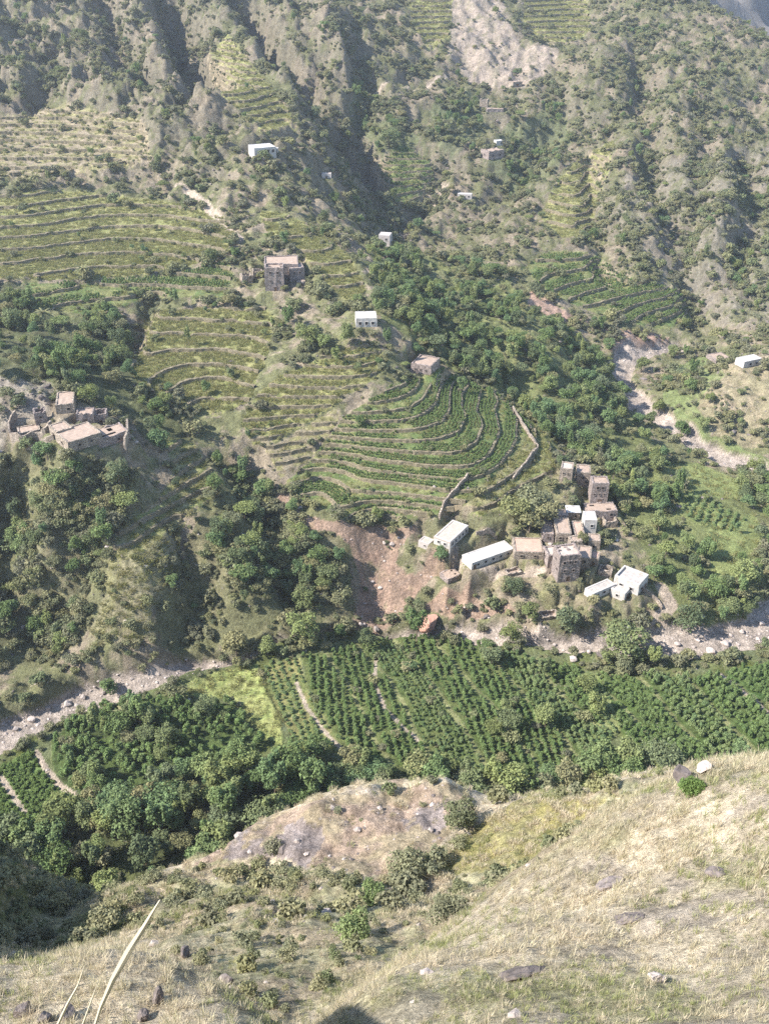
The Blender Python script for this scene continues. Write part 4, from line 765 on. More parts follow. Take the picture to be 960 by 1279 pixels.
def blades_mesh(name, seed, n, rad, h, w, mat, lean=0.35):
    rng = np.random.default_rng(seed); a = rng.uniform(0, 6.283, n); r = rad*np.sqrt(rng.random(n)); bx = r*np.cos(a); by = r*np.sin(a)
    hh = h*rng.uniform(0.55, 1.15, n); la = a + rng.normal(0, 0.7, n); le = lean*hh*rng.uniform(0.2, 1.4, n); pa = rng.uniform(0, 6.283, n); ww = w*rng.uniform(0.6, 1.3, n)
    dx = np.cos(pa)*ww; dy = np.sin(pa)*ww
    p = lambda f, g, s: np.stack([bx + np.cos(la)*le*f + dx*s, by + np.sin(la)*le*f + dy*s, hh*g], -1)
    co = np.stack([p(0, -0.08, -1), p(0, -0.08, 1), p(0.35, 0.6, 0.8), p(0.35, 0.6, -0.8), p(1, 1.0, 0.15), p(1, 1.0, -0.15)], 1)
    i = (np.arange(n)*6)[:, None]; f = np.concatenate([i + np.array([[0, 1, 2, 3]]), i + np.array([[3, 2, 4, 5]])], 0)
    me = new_mesh(name, co, f); me.materials.append(MAT[mat]); return me
GRAIN = [blades_mesh('grain', 600 + i, 46, 0.75, 0.55, 0.05, 'grain') for i in range(4)]
TUFT = [blades_mesh('grass_tuft', 620 + i, 34, 0.22, (0.42, 0.5, 0.36, 0.46)[i], 0.010, 'straw', 0.5) for i in range(4)] + [blades_mesh('grass_tuft', 630 + i, 30, 0.2, 0.3, 0.010, 'green_grass', 0.5) for i in range(2)]
CLUMP = [blades_mesh('grass_clump', 640 + i, 60, 0.5, (0.5, 0.6, 0.45)[i], 0.025, 'straw', 0.5) for i in range(3)] + [blades_mesh('grass_clump', 650 + i, 50, 0.45, 0.4, 0.025, 'green_grass', 0.5) for i in range(2)]
def rock_material(name, c1, c2):
    m, nt, b = nodes(name); n = noise_node(nt, 2.2, 6, 0.65); rp = N(nt, 'ShaderNodeValToRGB'); rp.color_ramp.elements[0].position = 0.3; rp.color_ramp.elements[1].position = 0.7; rp.color_ramp.elements[0].color = c1 + (1,); rp.color_ramp.elements[1].color = c2 + (1,)
    oi = N(nt, 'ShaderNodeObjectInfo'); r = N(nt, 'ShaderNodeMapRange', i_3=0.75, i_4=1.25); nt.links.new(oi.outputs['Random'], r.inputs[0]); sc = N(nt, 'ShaderNodeVectorMath', operation='SCALE')
    nt.links.new(n.outputs[0], rp.inputs[0]); nt.links.new(rp.outputs[0], sc.inputs[0]); nt.links.new(r.outputs[0], sc.inputs['Scale']); nt.links.new(sc.outputs[0], b.inputs['Base Color'])
    bp = N(nt, 'ShaderNodeBump', i_0=0.8); bp.inputs['Distance'].default_value = 0.15; nt.links.new(n.outputs[0], bp.inputs['Height']); nt.links.new(bp.outputs[0], b.inputs['Normal']); return m
MAT['rock_pale'] = rock_material('rock_pale', (0.30, 0.25, 0.215), (0.50, 0.43, 0.38)); MAT['rock_dark'] = rock_material('rock_dark', (0.10, 0.085, 0.075), (0.24, 0.20, 0.18)); MAT['rock_red'] = rock_material('rock_red', (0.38, 0.21, 0.15), (0.50, 0.30, 0.22)); MAT['rock_white'] = rock_material('rock_white', (0.6, 0.58, 0.56), (0.75, 0.73, 0.7))
def rock_mesh(name, seed, mat, sub=2, flat=0.7):
    rng = random.Random(seed); bm = bmesh.new(); bmesh.ops.create_icosphere(bm, subdivisions=sub, radius=0.5)
    pl = [(Vector((rng.gauss(0, 1), rng.gauss(0, 1), rng.gauss(0, 1))).normalized(), rng.uniform(0.26, 0.44)) for _ in range(14)]
    sx, sy = rng.uniform(.85, 1.25), rng.uniform(.75, 1.1)
    for v in bm.verts:
        for nrm, d in pl:
            e = v.co.dot(nrm) - d
            if e > 0: v.co -= nrm*e
        v.co.x *= sx; v.co.y *= sy; v.co.z *= flat; v.co += Vector((rng.uniform(-1, 1), rng.uniform(-1, 1), rng.uniform(-1, 1)))*0.02
    me = bpy.data.meshes.new(name); bm.to_mesh(me); bm.free(); me.materials.append(MAT[mat]); return me
STONES = [rock_mesh('stone', 700 + i, 'rock_pale', 1) for i in range(6)]
DARKST = [rock_mesh('stone', 710 + i, 'rock_dark', 1) for i in range(4)]

# a mass of uncountable plants: points with their own size and turn, one mesh each set on them by geometry nodes
def mass(name, label, cat, meshes, pts, scale, idx, flat=1.0):
    if len(pts) == 0: return None
    src = bpy.data.collections.new(name + '_source')
    for i, me in enumerate(meshes): src.objects.link(bpy.data.objects.new(f'{name}_{i:02d}', me))
    me = bpy.data.meshes.new(name); me.vertices.add(len(pts)); me.vertices.foreach_set('co', np.asarray(pts, np.float32).ravel())
    def attr(n, t, f, a): x = me.attributes.new(n, t, 'POINT'); x.data.foreach_set(f, a.ravel())
    k = len(pts); sc = np.asarray(scale, np.float32)
    attr('plant_scale', 'FLOAT_VECTOR', 'vector', np.stack([sc*RNG.uniform(.88, 1.12, k), sc*RNG.uniform(.88, 1.12, k), sc*flat*RNG.uniform(.85, 1.15, k)], -1).astype(np.float32))
    attr('plant_turn', 'FLOAT_VECTOR', 'vector', np.stack([RNG.normal(0, .06, k), RNG.normal(0, .06, k), RNG.uniform(0, 6.283, k)], -1).astype(np.float32))
    attr('plant_kind', 'INT', 'value', np.asarray(idx, np.int32))
    o = link(name, me); tag(o, label, cat, kind='stuff')
    ng = bpy.data.node_groups.new(name, 'GeometryNodeTree'); ng.interface.new_socket('Geometry', in_out='INPUT', socket_type='NodeSocketGeometry'); ng.interface.new_socket('Geometry', in_out='OUTPUT', socket_type='NodeSocketGeometry')
    gi = ng.nodes.new('NodeGroupInput'); go = ng.nodes.new('NodeGroupOutput'); ip = ng.nodes.new('GeometryNodeInstanceOnPoints'); ci = ng.nodes.new('GeometryNodeCollectionInfo'); ci.inputs[0].default_value = src; ci.inputs['Separate Children'].default_value = True; ci.inputs['Reset Children'].default_value = True
    def na(n, t): x = ng.nodes.new('GeometryNodeInputNamedAttribute'); x.data_type = t; x.inputs[0].default_value = n; return x.outputs[0]
    e = ng.nodes.new('FunctionNodeEulerToRotation'); L = ng.links
    L.new(gi.outputs[0], ip.inputs['Points']); L.new(ci.outputs[0], ip.inputs['Instance']); ip.inputs['Pick Instance'].default_value = True; L.new(na('plant_kind', 'INT'), ip.inputs['Instance Index'])
    L.new(na('plant_turn', 'FLOAT_VECTOR'), e.inputs[0]); L.new(e.outputs[0], ip.inputs['Rotation']); L.new(na('plant_scale', 'FLOAT_VECTOR'), ip.inputs['Scale']); L.new(ip.outputs[0], go.inputs[0])
    md = o.modifiers.new('plants', 'NODES'); md.node_group = ng; return o

area = np.gradient(GY)[:, None]*(GX[:, 1] - GX[:, 0])[:, None]*np.ones_like(X)
pu, pv, pd = project(X, Y, ZF)
seen = (pd > 3) & (pu > -130) & (pu < 1090) & (pv < 1420) & (pv > -60)
# ground that a ray from about the camera reaches (with some slack), so that slopes hidden from there stay bare of copies
ri = np.minimum(np.arange(0, len(GY) + 4, 5), len(GY) - 1); ci_ = np.minimum(np.arange(0, NC + 4, 5), NC - 1)
vx, vy, vz = X[np.ix_(ri, ci_)], Y[np.ix_(ri, ci_)], ZF[np.ix_(ri, ci_)] + 4.0; hid = np.zeros(vx.shape, bool)
for f in np.concatenate([np.linspace(0.03, 0.3, 28), np.linspace(0.32, 0.98, 40)]): hid |= H(vx*f, vy*f, ZF) > vz*f + 0.3
seen &= ~np.repeat(np.repeat(hid, 5, 0), 5, 1)[:len(GY), :NC]
def scatter(dens):
    p = (dens*area*seen).ravel(); n = RNG.poisson(p.sum()); i = RNG.choice(p.size, n, p=p/p.sum()); r, c = np.divmod(i, NC)
    x = X[r, c] + RNG.uniform(-.5, .5, n)*(GX[r, 1] - GX[r, 0]); y = Y[r, c] + RNG.uniform(-.5, .5, n)*np.gradient(GY)[r]
    return np.stack([x, y, H(x, y, ZF) - 0.05], -1), r, c
def rows_in(name, dx, dy, angle, jitter=0.2):
    """points in planted rows inside a field"""
    m = R[name]; x0, x1, y0, y1 = X[m].min(), X[m].max(), Y[m].min(), Y[m].max(); ca, sa = math.cos(angle), math.sin(angle); D = max(x1 - x0, y1 - y0)
    a, b = np.meshgrid(np.arange(-D, D, dx), np.arange(-D, D, dy)); a = a.ravel() + RNG.normal(0, jitter*dx*0.5, a.size); b = b.ravel() + RNG.normal(0, jitter*dy, b.size)
    x = (x0 + x1)/2 + a*ca - b*sa; y = (y0 + y1)/2 + a*sa + b*ca
    k = H(x, y, m.astype(float)) > 0.75; k &= (np.abs(x) < GW(y)*0.97) & (H(x, y, R['path'].astype(float)) < 0.2); x, y = x[k], y[k]
    return np.stack([x, y, H(x, y, ZF) - 0.05], -1)
def zeros(): return np.zeros(X.shape)
anyT = np.zeros(X.shape, bool)
for k in TERR: anyT |= R[k]
fields = R['yellow_field'] | R['row_field'] | R['qat_mid'] | R['qat_right'] | R['qat_left'] | R['qat_strip'] | R['bright_left'] | R['qat_far_right']
clear = R['river'] | R['path']
nearhouse = zeros().astype(bool); nearhouse_t = zeros().astype(bool)
for p in HOUSE_SPOTS: 
    dd = np.hypot(X - p[0], Y - p[1]); nearhouse |= dd < p[2]; nearhouse_t |= (dd < p[2] + 1.2) | ((np.abs(X - p[0] + 0.0*Y) < p[2]) & (Y < p[1]) & (Y > p[1] - p[2] - 4.5))
clump = 0.25 + 1.9*sstep(-0.1, 0.7, fbm(X, Y, 16, 3, off=91))
D = zeros(); hills = (Y > 96) & ~fields
D[hills] = 0.009; D[(Y > 330)] = 0.006; D[valley & ~fields] = 0.02; D[R['flank']] = 0.10; D[R['wood_left']] = 0.085; D[R['slope_left']] = 0.06; D[R['right_wood']] = 0.10; D[R['mount_wood']] = 0.05; D[R['river_green']] = 0.022; D[R['qat_mid']] = 0.014; D[R['qat_left']] = 0.045; D[R['qat_right']] = 0.002
D[anyT] = 0.0035; D[R['green_mid']] = 0.010; D[R['bowl']] = 0.0012; D[R['meadow'] | R['row_plot']] = 0.003; D[R['brown_hill'] | R['scar'] | R['top_scar'] | R['spur_bare'] | R['cliff_left']] = 0.0015; D *= clump*(1 + 1.5*GUL); D[R['grove'] | ((Y > 78) & (Y < 104) & (Z0 < -128) & (X < 20))] = 0.115
D[R['village']] = 0.02; D[clear | nearhouse_t] = 0; fy_ = R['yellow_field'].copy()
for k in range(1, 16): fy_[:-k] |= R['yellow_field'][k:]
D[fy_] = 0; D[(Y < 96) & (Z0 > -128)] = 0
tp, tr, tc_ = scatter(D)
olive = (RNG.random(len(tp)) < np.where(R['slope_left'][tr, tc_] | (tp[:, 1] > 330), 0.45, 0.16))
ts = RNG.uniform(0.45, 1.25, len(tp))*np.where(R['grove'][tr, tc_], 1.05, 0.82)*np.where(anyT[tr, tc_] | R['bowl'][tr, tc_], 0.65, 1.0)*np.where(tp[:, 1] > 300, 0.85, 1)
tk = np.where(olive, NB + RNG.integers(0, 4, len(tp)), RNG.integers(0, NB, len(tp)))
ALLT = TREES['broad'] + TREES['olive']
tw = np.array([t[3] for t in ALLT])[tk]; size_px = FPX*tw*ts/project(tp[:, 0], tp[:, 1], tp[:, 2])[2]
tu, tv_, _ = project(tp[:, 0], tp[:, 1], tp[:, 2] + 2)
def ground_hides(p, lift):
    """does the ground stand between the camera and a point lifted above its foot"""
    out = np.zeros(len(p), bool); q = p + np.array((0, 0, lift))
    for f in np.linspace(0.05, 0.97, 60): out |= H(q[:, 0]*f, q[:, 1]*f, ZF) > q[:, 2]*f
    return out
inframe = (tu > 5) & (tu < 955) & (tv_ > 5) & (tv_ < 1270) & ~ground_hides(tp, 2.5)
PROMINENT = [   # (u, v at the foot, kind, variant, height m, width factor, label)
 (776, 822, 0, 1, 8.0, 1.45, 'large dark green spreading tree standing alone in the pale river bed'),
 (520, 800, 0, 2, 9.0, 1.0, 'tall green tree at the river edge below the red landslide scar'),
 (380, 800, 0, 4, 8.0, 1.0, 'pale green feathery tree on the river bank right of the grey ones'),
 (296, 822, 1, 1, 8.0, 0.9, 'grey-olive tree on the river bank above the yellow field'),
 (334, 818, 0, 3, 5.0, 0.9, 'small light green tree between the grey-olive tree and the feathery one'),
 (138, 868, 0, 3, 4.5, 1.0, 'round dark green tree at the end of the stony river bed'),
 (640, 652, 1, 3, 7.0, 1.0, 'leftmost olive tree of the thicket above the village roofs'), (663, 640, 1, 0, 7.5, 1.0, 'topmost olive tree of the thicket above the village roofs'), (684, 655, 1, 1, 7.0, 1.0, 'rightmost olive tree of the thicket above the village roofs'), (660, 664, 1, 2, 6.5, 1.1, 'olive tree of the thicket nearest the orange mud roof'),
 (725, 685, 1, 1, 5.0, 0.7, 'grey-green tree in front of the white concrete house'),
 (705, 790, 0, 1, 6.5, 0.9, 'green tree on the bank below the long low white annex'), (660, 778, 0, 0, 5.5, 1.0, 'green tree on the bank left below the stone tower'), (640, 745, 0, 4, 5.5, 1.0, 'leafy tree on the slope under the long white building'), (550, 700, 0, 3, 4.0, 1.0, 'small dark tree beside the little annex of the pale school block'),
 (860, 790, 0, 4, 7.5, 1.1, 'broad dark tree beside the right river bank right of the track'), (925, 730, 0, 4, 7.0, 1.2, 'dark tree at the right edge beside the river bend'),
 (236, 432, 0, 2, 6.0, 0.55, 'slim dark tree standing in the golden stepped field'), (258, 492, 0, 3, 4.0, 0.8, 'small round tree at the foot of the golden stepped field'), (289, 474, 0, 3, 3.6, 0.8, 'small tree at the right side of the golden stepped field'),
 (288, 385, 1, 0, 5.0, 0.8, 'light green bushy tree left below the brown tower house'), (112, 505, 0, 4, 5.5, 1.1, 'bright green spreading tree behind the ruined hamlet'), (200, 565, 0, 1, 6.0, 1.0, 'green tree just right of the ruined hamlet'), (60, 575, 0, 1, 5.0, 1.1, 'dark green tree below the left end of the ruined hamlet'),
 (95, 592, 0, 3, 4.0, 1.2, 'low dark tree under the front wall of the ruined hamlet'), (365, 640, 0, 3, 4.0, 1.0, 'small tree at the left end of the green terraces'), (385, 600, 0, 5, 3.0, 0.9, 'small dark tree among the lower left green terraces'),
 (385, 432, 0, 4, 6.5, 1.3, 'dense dark tree left of the small white house'), (575, 490, 0, 2, 5.0, 1.0, 'dark tree at the top right of the green bowl of terraces'), (775, 500, 0, 0, 6.5, 1.0, 'green tree on the left bank of the far river bed'), (800, 465, 0, 1, 5.5, 1.0, 'green tree on the island side of the far river bed'), (820, 520, 0, 0, 6.0, 0.9, 'green tree on the right bank of the far river bed'),
 (850, 545, 0, 3, 5.5, 1.1, 'tree at the foot of the small brown hill'), (485, 185, 0, 4, 9.0, 1.1, 'dark tree in the shaded fold right of the ravine')]
keep = np.ones(len(tp), bool); promw = []
for u, v, kd, vr, hg, wf, lab in PROMINENT:
    p = cast(u, v, ZF, 96); promw.append(p); keep &= np.hypot(tp[:, 0] - p[0], tp[:, 1] - p[1]) > (3.2 if hg > 5 else 2.2)
ZONE = [('grove', 'leafy tree of the near grove', 'trees of the near grove'), ('flank', 'tree of the wooded slope', 'trees on the wooded slope behind the village'),
        ('wood_left', 'tree of the dark left wood', 'trees of the wood above the hamlet'), ('slope_left', 'tree on the scrubby slope', 'trees on the slope above the left river bed'),
        ('qat_mid', 'tree among planted plots', 'trees among the planted plots'), ('qat_left', 'tree of the left orchard', 'trees of the left orchard'), ('mount_wood', 'tree of the far mountain wood', 'trees around the far hamlet'), ('river_green', 'tree on the far river bank', 'trees along the far river bed')]
LANDMARKS = [(344, 345, 'the brown tower house'), (457, 398, 'the small white crest house'), (328, 188, 'the white ridge house'), (95, 540, 'the ruined hamlet'), (610, 690, 'the long white building'), (705, 715, 'the front stone tower'), (788, 725, 'the modern white house'), (745, 612, 'the upper stone tower'),
             (470, 715, 'the red landslide scar'), (280, 870, 'the yellow valley field'), (776, 810, 'the lone river-bed tree'), (615, 190, 'the pink far-hamlet ruin'), (930, 455, 'the house on the brown hill'), (530, 455, 'the pink-roofed crest house'), (800, 440, 'the red cut bank'), (60, 890, 'the left stony river bed'),
             (470, 560, 'the green terrace bowl'), (250, 450, 'the golden stepped field'), (130, 300, 'the wide yellow-green fields'), (445, 1150, 'the round bright bush'), (857, 968, 'the dark crest boulder'), (720, 270, 'the far yellow steps'), (920, 930, 'the right-edge crop plot'), (50, 990, 'the bright green plots'), (600, 50, 'the top landslide'), (850, 250, 'the right mountain gully'), (160, 890, 'the orchard palm'), (560, 880, 'the middle crop plots'), (900, 640, 'the right-hand meadow')]
def beside(u, v):
    lu, lv, ph = min(LANDMARKS, key=lambda l: (l[0] - u)**2 + (l[1] - v)**2); du, dv = u - lu, v - lv
    if math.hypot(du, dv) < 18: return 'right at ' + ph
    return ('right of ' if du > 0 else 'left of ') + ph if abs(du) > abs(dv) else ('below ' if dv > 0 else 'above ') + ph
def sized(s, lo, hi): return 'small ' if s < lo else 'large ' if s > hi else ''
def place_tree(p, k, sx, sz, rot, label, group):
    cm, tm, _, _ = ALLT[k]; e = link('olive_tree' if k >= NB else 'broadleaf_tree', None); e.empty_display_size = 0.5; e.location = p; e.rotation_euler = (0, 0, rot); e.scale = (sx, sx, sz); tag(e, label, 'tree', group)
    link('trunk', tm, None, e); link('crown', cm, None, e)
for (u, v, kd, vr, hg, wf, lab), p in zip(PROMINENT, promw):
    k = vr if kd == 0 else NB + vr; s = hg/ALLT[k][2]; place_tree(p - np.array((0, 0, 0.1)), k, s*wf, s, random.uniform(0, 6.28), lab, 'single trees')
cand = np.nonzero(keep & inframe)[0]; cand = cand[np.argsort(-size_px[cand])]
single = cand[:300 - len(PROMINENT)]
for i in single:
    lab, grp = 'lone tree on open ground', 'scattered trees'
    for zn, l, g in ZONE:
        if R[zn][tr[i], tc_[i]]: lab, grp = l, g; break
    else:
        if valley[tr[i], tc_[i]]: lab, grp = 'tree at the field edge', 'trees at the edge of the valley fields'
    place_tree(tp[i], int(tk[i]), float(ts[i]), float(ts[i]*random.uniform(.9, 1.12)), random.uniform(0, 6.28), sized(ts[i], .7, 1.0) + ('grey-olive ' if tk[i] >= NB else 'green ') + lab + ' ' + beside(tu[i], tv_[i]), grp)
rest = keep.copy(); rest[single] = False
mass('woodland', 'mass of trees covering the slopes and valley floor', 'woodland', [t[0] for t in ALLT], tp[rest], ts[rest], tk[rest])
print('trees', len(tp), round(time.time() - T0, 1))

# shrubs
D = zeros(); D[hills] = 0.24; D[Y > 330] = 0.22; D[R['rock_right']] = 0.30; D[R['right_wood']] = 0.4; D[R['slope_left']] = 0.85; D[R['flank']] = 0.16; D[R['wood_left']] = 0.10; D[R['grove']] = 0.05; D[R['brown_hill']] = 0.2; D[R['scar'] | R['top_scar']] = 0.02; D[R['spur_bare']] = 0.22; D[hills & (dR > rw) & (dR < rw + 5) & (Y < 200)] = 0.35; D[R['cliff_left']] = 0.05; D[anyT] = 0.02; D[R['left_top']] = 0.05; D[R['bowl']] = 0.01
D *= clump**1.25*(1 + 1.2*GUL); D[R['village']] = 0.28; D[(Y < 96)] = 0.012; D[R['mid_slope']] = 0.62; D[R['pale_crest']] = 0.03; D[R['yellow_steps']] = 0.05; D[(Y < 96) & (X < -21 - 0.12*(Y - 40)) & (Y > 20)] = 1.0; D[Y < 8] = 0; D[clear | nearhouse | R['meadow'] | R['row_plot'] | fields] = 0; D[R['qat_mid']] = 0.02; D[(dR > rw*0.9) & (dR < rw + 2.5) & (Y < 200) & (Y > 110) & ~nearhouse] = 0.3
sp_, sr, sc_ = scatter(D)
sidx = np.where(RNG.random(len(sp_)) < np.where(sp_[:, 1] < 96, 0.7, 0.3), 5 + RNG.integers(0, 3, len(sp_)), RNG.integers(0, 5, len(sp_)))
ss = RNG.lognormal(-0.28, 0.5, len(sp_)).clip(0.3, 2.3)*np.where(sp_[:, 1] < 96, 0.58, 1.0)*np.where(sp_[:, 1] > 330, 1.05, 1.0)*np.where(sp_[:, 1] < 36, 0.55, 1)
su, sv, sd = project(sp_[:, 0], sp_[:, 1], sp_[:, 2]); spx = FPX*ss*2/sd
SPECIAL = [(445, 1172, 3, 1.9, 1.0, 'round bright green bush above its dark shadow on the near slope'), (510, 1090, 5, 2.6, 1.1, 'olive bush on the bare pale track of the near hill'), (465, 1122, 3, 1.5, 1.1, 'green bush just above the round bright one'), (562, 1152, 0, 1.7, 1.2, 'dark straggly bush between the grassy hill and the round bush'),
           (575, 1030, 1, 2.6, 1.0, 'dark thorny bush at the crest of the near pale hill'), (862, 990, 2, 0.75, 1.1, 'small bright green bush under the boulder on the grassy hill'), (650, 985, 5, 2.6, 1.3, 'wide grey-green bush at the far edge of the yellow steps')]
keep = np.ones(len(sp_), bool)
for u, v, k, hg, wf, lab in SPECIAL:
    p = cast(u, v, ZF); me = crown_mesh('shrub', int(u), 2600, 2.0, 1.45, 0.0, 6, 0.06, 'leaf_dry' if k == 5 else 'leaf_shrub'); s = hg/1.5; o = link('shrub', me); o.location = p - np.array((0, 0, .05)); o.scale = (s*wf, s*wf, s); o.rotation_euler = (0, 0, random.uniform(0, 6)); tag(o, lab, 'bush', 'bushes of the near slope')
    if 'bright' in lab: o.data.materials[0] = MAT['leaf_bright'] if u > 800 else MAT['leaf_row']
    keep &= np.hypot(sp_[:, 0] - p[0], sp_[:, 1] - p[1]) > 1.6
vis = (su > 5) & (su < 955) & (sv > 5) & (sv < 1272) & keep & ~ground_hides(sp_, 0.8)
cand = np.nonzero(vis)[0]; cand = cand[np.argsort(-spx[cand])][:300 - len(SPECIAL)]
for i in cand:
    o = link('shrub', SHRUBS[sidx[i]]); o.location = sp_[i]; s = float(ss[i]); o.scale = (s, s, s*random.uniform(.85, 1.2)); o.rotation_euler = (0, 0, random.uniform(0, 6.28))
    y = sp_[i, 1]; z_ = ('slope_left' if R['slope_left'][sr[i], sc_[i]] else '')
    wh, gr = ('bush in the nearest dry grass', 'bushes in the nearest dry grass') if y < 36 else ('bush on the near hillside', 'bushes on the near scrubby hillside') if y < 96 else ('bush on the scrubby slope', 'bushes above the left river bed') if z_ else ('bush across the river', 'bushes around the terraces') if y < 330 else ('bush on the far mountain', 'bushes on the far mountains')
    tag(o, sized(s, .5, 1.3) + ('grey-green ' if sidx[i] >= 5 else 'dark green ') + wh + ' ' + beside(su[i], sv[i]), 'bush', gr)
rest = keep.copy(); rest[cand] = False
mass('scrub', 'low scrub dotted over the mountains and hillsides', 'scrub', SHRUBS, sp_[rest], ss[rest], sidx[rest])
print('shrubs', len(sp_), round(time.time() - T0, 1))

# crops
PLOTS = {}
for nm in ('qat_mid', 'qat_right'):
    for sid in np.unique(strip_id[R[nm]]):
        m = R[nm] & (strip_id == sid) & ~strip_edge
        if m.sum() < 40: continue
        R['one_plot'] = m; rr = random.Random(int(sid)*5 + (nm == 'qat_right')); kind = rr.choice(['tall', 'mid', 'mid', 'small', 'rows'] if nm == 'qat_mid' else ['mid', 'mid', 'rows'])
        dx, dy, lo, hi = {'tall': (1.9, 1.7, .7, 1.3), 'mid': (1.35, 1.2, .5, .9), 'small': (1.2, 0.9, .35, .62), 'rows': (1.7, 0.75, .42, .68)}[kind]
        p = rows_in('one_plot', dx, dy, 0.25 + rr.uniform(-.15, .15) + (0.25 if nm == 'qat_right' else 0), 0.16); p = p[RNG.random(len(p)) > 0.07]; PLOTS.setdefault('qat' if kind != 'small' and rr.random() < .7 else 'low', []).append((p, RNG.uniform(lo, hi, len(p))))
for nm, dx, dy, an, lo, hi in (('qat_far_right', 1.7, 0.9, 0.6, .5, .8), ('qat_left', 2.2, 2.0, -0.5, .7, 1.25)):
    p = rows_in(nm, dx, dy, an, 0.35); PLOTS['qat'].append((p, RNG.uniform(lo, hi, len(p))))
for knd, lab, meshes in (('qat', 'dense rows of dark green crop bushes covering the valley floor plots', QAT), ('low', 'rows of lighter green crop bushes in some valley floor plots', QATL)):
    if knd in PLOTS:
        p = np.concatenate([x[0] for x in PLOTS[knd]]); s_ = np.concatenate([x[1] for x in PLOTS[knd]]); mass('valley_crop', lab, 'crop', meshes, p, s_*(1 + 0.22*fbm(p[:, 0], p[:, 1], 10, 2, off=66)), RNG.integers(0, 4, len(p)))
q = [rows_in('row_field', 1.7, 1.15, 0.35), rows_in('qat_strip', 2.0, 1.0, 0.3), rows_in('row_plot', 2.2, 0.8, -0.5)]
p = np.concatenate(q)
mass('row_crop', 'small green plants in spaced rows in the plot beside the yellow field', 'crop', LOW, p, RNG.uniform(.7, 1.1, len(p)), RNG.integers(0, 3, len(p)))
p = rows_in('bright_left', 0.9, 0.9, 0.7, 0.5); mass('bright_crop', 'bright green leafy crop in the plots at the left end of the valley', 'crop', BRIGHT, p, RNG.uniform(.7, 1.1, len(p)), RNG.integers(0, 3, len(p)))
flat = slope < 0.75
tl = []
for k, sp0 in (('bowl', 0.62), ('green_mid', 0.9), ('far_green', 1.0), ('ravine_steps', 1.1), ('gold_low', 3.0)):
    hh = TERR[k][1]
    for q, nr, run in NORMALS.get(k, []):
        depth = np.clip(hh*run, 1.2, 6.0); f = RNG.random() < (0.9 if k != 'gold_low' else 0.3)
        if not f: continue
        for off in np.arange(0.75, 5.5, 0.95 if k == 'bowl' else 1.25):
            ok = off < depth - 0.35
            if ok.sum() < 4: continue
            l = (q + nr*off)[ok]; t = np.cumsum(np.r_[0, np.hypot(*np.diff(l, axis=0).T)]); u_ = np.arange(0, t[-1], sp0); tl.append(np.c_[np.interp(u_, t, l[:, 0]), np.interp(u_, t, l[:, 1])] + RNG.normal(0, .09, (len(u_), 2)))
tl = np.concatenate(tl); tl = tl[fbm(tl[:, 0], tl[:, 1], 13, 2, off=15) > -0.55]; tl = np.c_[tl, H(tl[:, 0], tl[:, 1], ZF) - .05]
tl = tl[H(tl[:, 0], tl[:, 1], (anyT & ~nearhouse).astype(float)) > 0.8]
mass('terrace_crop', 'dark green crop bushes standing in lines along the curved terraces', 'crop', QAT, tl, RNG.uniform(.24, .42, len(tl))*np.where(tl[:, 1] > 250, 1.4, 1), RNG.integers(0, 4, len(tl)), 0.95)
D = zeros()
for k, (_, _, crop, _) in TERR.items():
    D[R[k] & flat] = {'gold': 1.1, 'green': 0.12, 'grass': 0.6, 'dry': 0.25, 'soil': 0.1}[crop]
D[R['yellow_field']] = 0.35; D[R['spur_bare']] = 0.8; D[R['meadow']] = 0.15; D[Y > 330] *= 0.5
p, r, c = scatter(D); mass('grain_crop', 'yellow-green grass and grain on the terraces and the yellow valley field', 'crop', GRAIN, p, RNG.uniform(.7, 1.25, len(p)), RNG.integers(0, 4, len(p)))
wp = np.concatenate(WALLPTS); wp = wp[RNG.random(len(wp)) < 0.25]; wp = wp + np.c_[RNG.normal(0, .5, len(wp)), RNG.normal(0, .6, len(wp)), np.zeros(len(wp))]; wp[:, 2] = H(wp[:, 0], wp[:, 1], ZF) - 0.1
mass('wall_weeds', 'weeds and small bushes growing along the terrace walls', 'weeds', SHRUBS + GRAIN, wp, RNG.uniform(.3, .75, len(wp))*np.where(wp[:, 1] > 300, 1.3, 1), RNG.integers(0, len(SHRUBS) + len(GRAIN), len(wp)))
print('crops', round(time.time() - T0, 1))
# ------------------------------------------------------------------ near grass, stones, palms
D = zeros(); near = Y < 96
rocky = near & (fbm(X, Y, 3.5, 3, off=55) > 0.5)
D[near & (Y < 36)] = 20.0; D[R['mid_slope']] = 6.0; D[near & (Y >= 36)] = 0.0; D[rocky] *= 0.15; D *= 0.6 + 0.7*sstep(-0.4, 0.4, n2); D[near & (X < -1) & (Y < 14)] = 48; D[near & (X >= -1) & (Y < 12)] *= 1.8
p, r, c = scatter(D); g = fbm(p[:, 0], p[:, 1], 4.5, 3, off=61) > 0.08
mass('dry_grass', 'dry straw-coloured grass over the nearest slopes', 'grass', TUFT, p, RNG.uniform(.35, .8, len(p))*np.where(p[:, 1] < 13, 0.62, 0.9), np.where(g & (RNG.random(len(p)) < .7), 4 + RNG.integers(0, 2, len(p)), RNG.integers(0, 4, len(p))))
D = zeros(); D[near & (Y >= 34)] = 3.0; D[R['pale_crest']] = 0.45; D[R['yellow_steps']] = 4.5; D *= 0.3 + 1.0*sstep(-0.3, 0.5, n2)
p, r, c = scatter(D); g = fbm(p[:, 0], p[:, 1], 7, 3, off=62) > -0.05
mass('hill_grass', 'mixed dry and green grass clumps over the near hill', 'grass', CLUMP, p, RNG.uniform(.35, .8, len(p)), np.where(g & (RNG.random(len(p)) < .65), 3 + RNG.integers(0, 2, len(p)), RNG.integers(0, 3, len(p))))
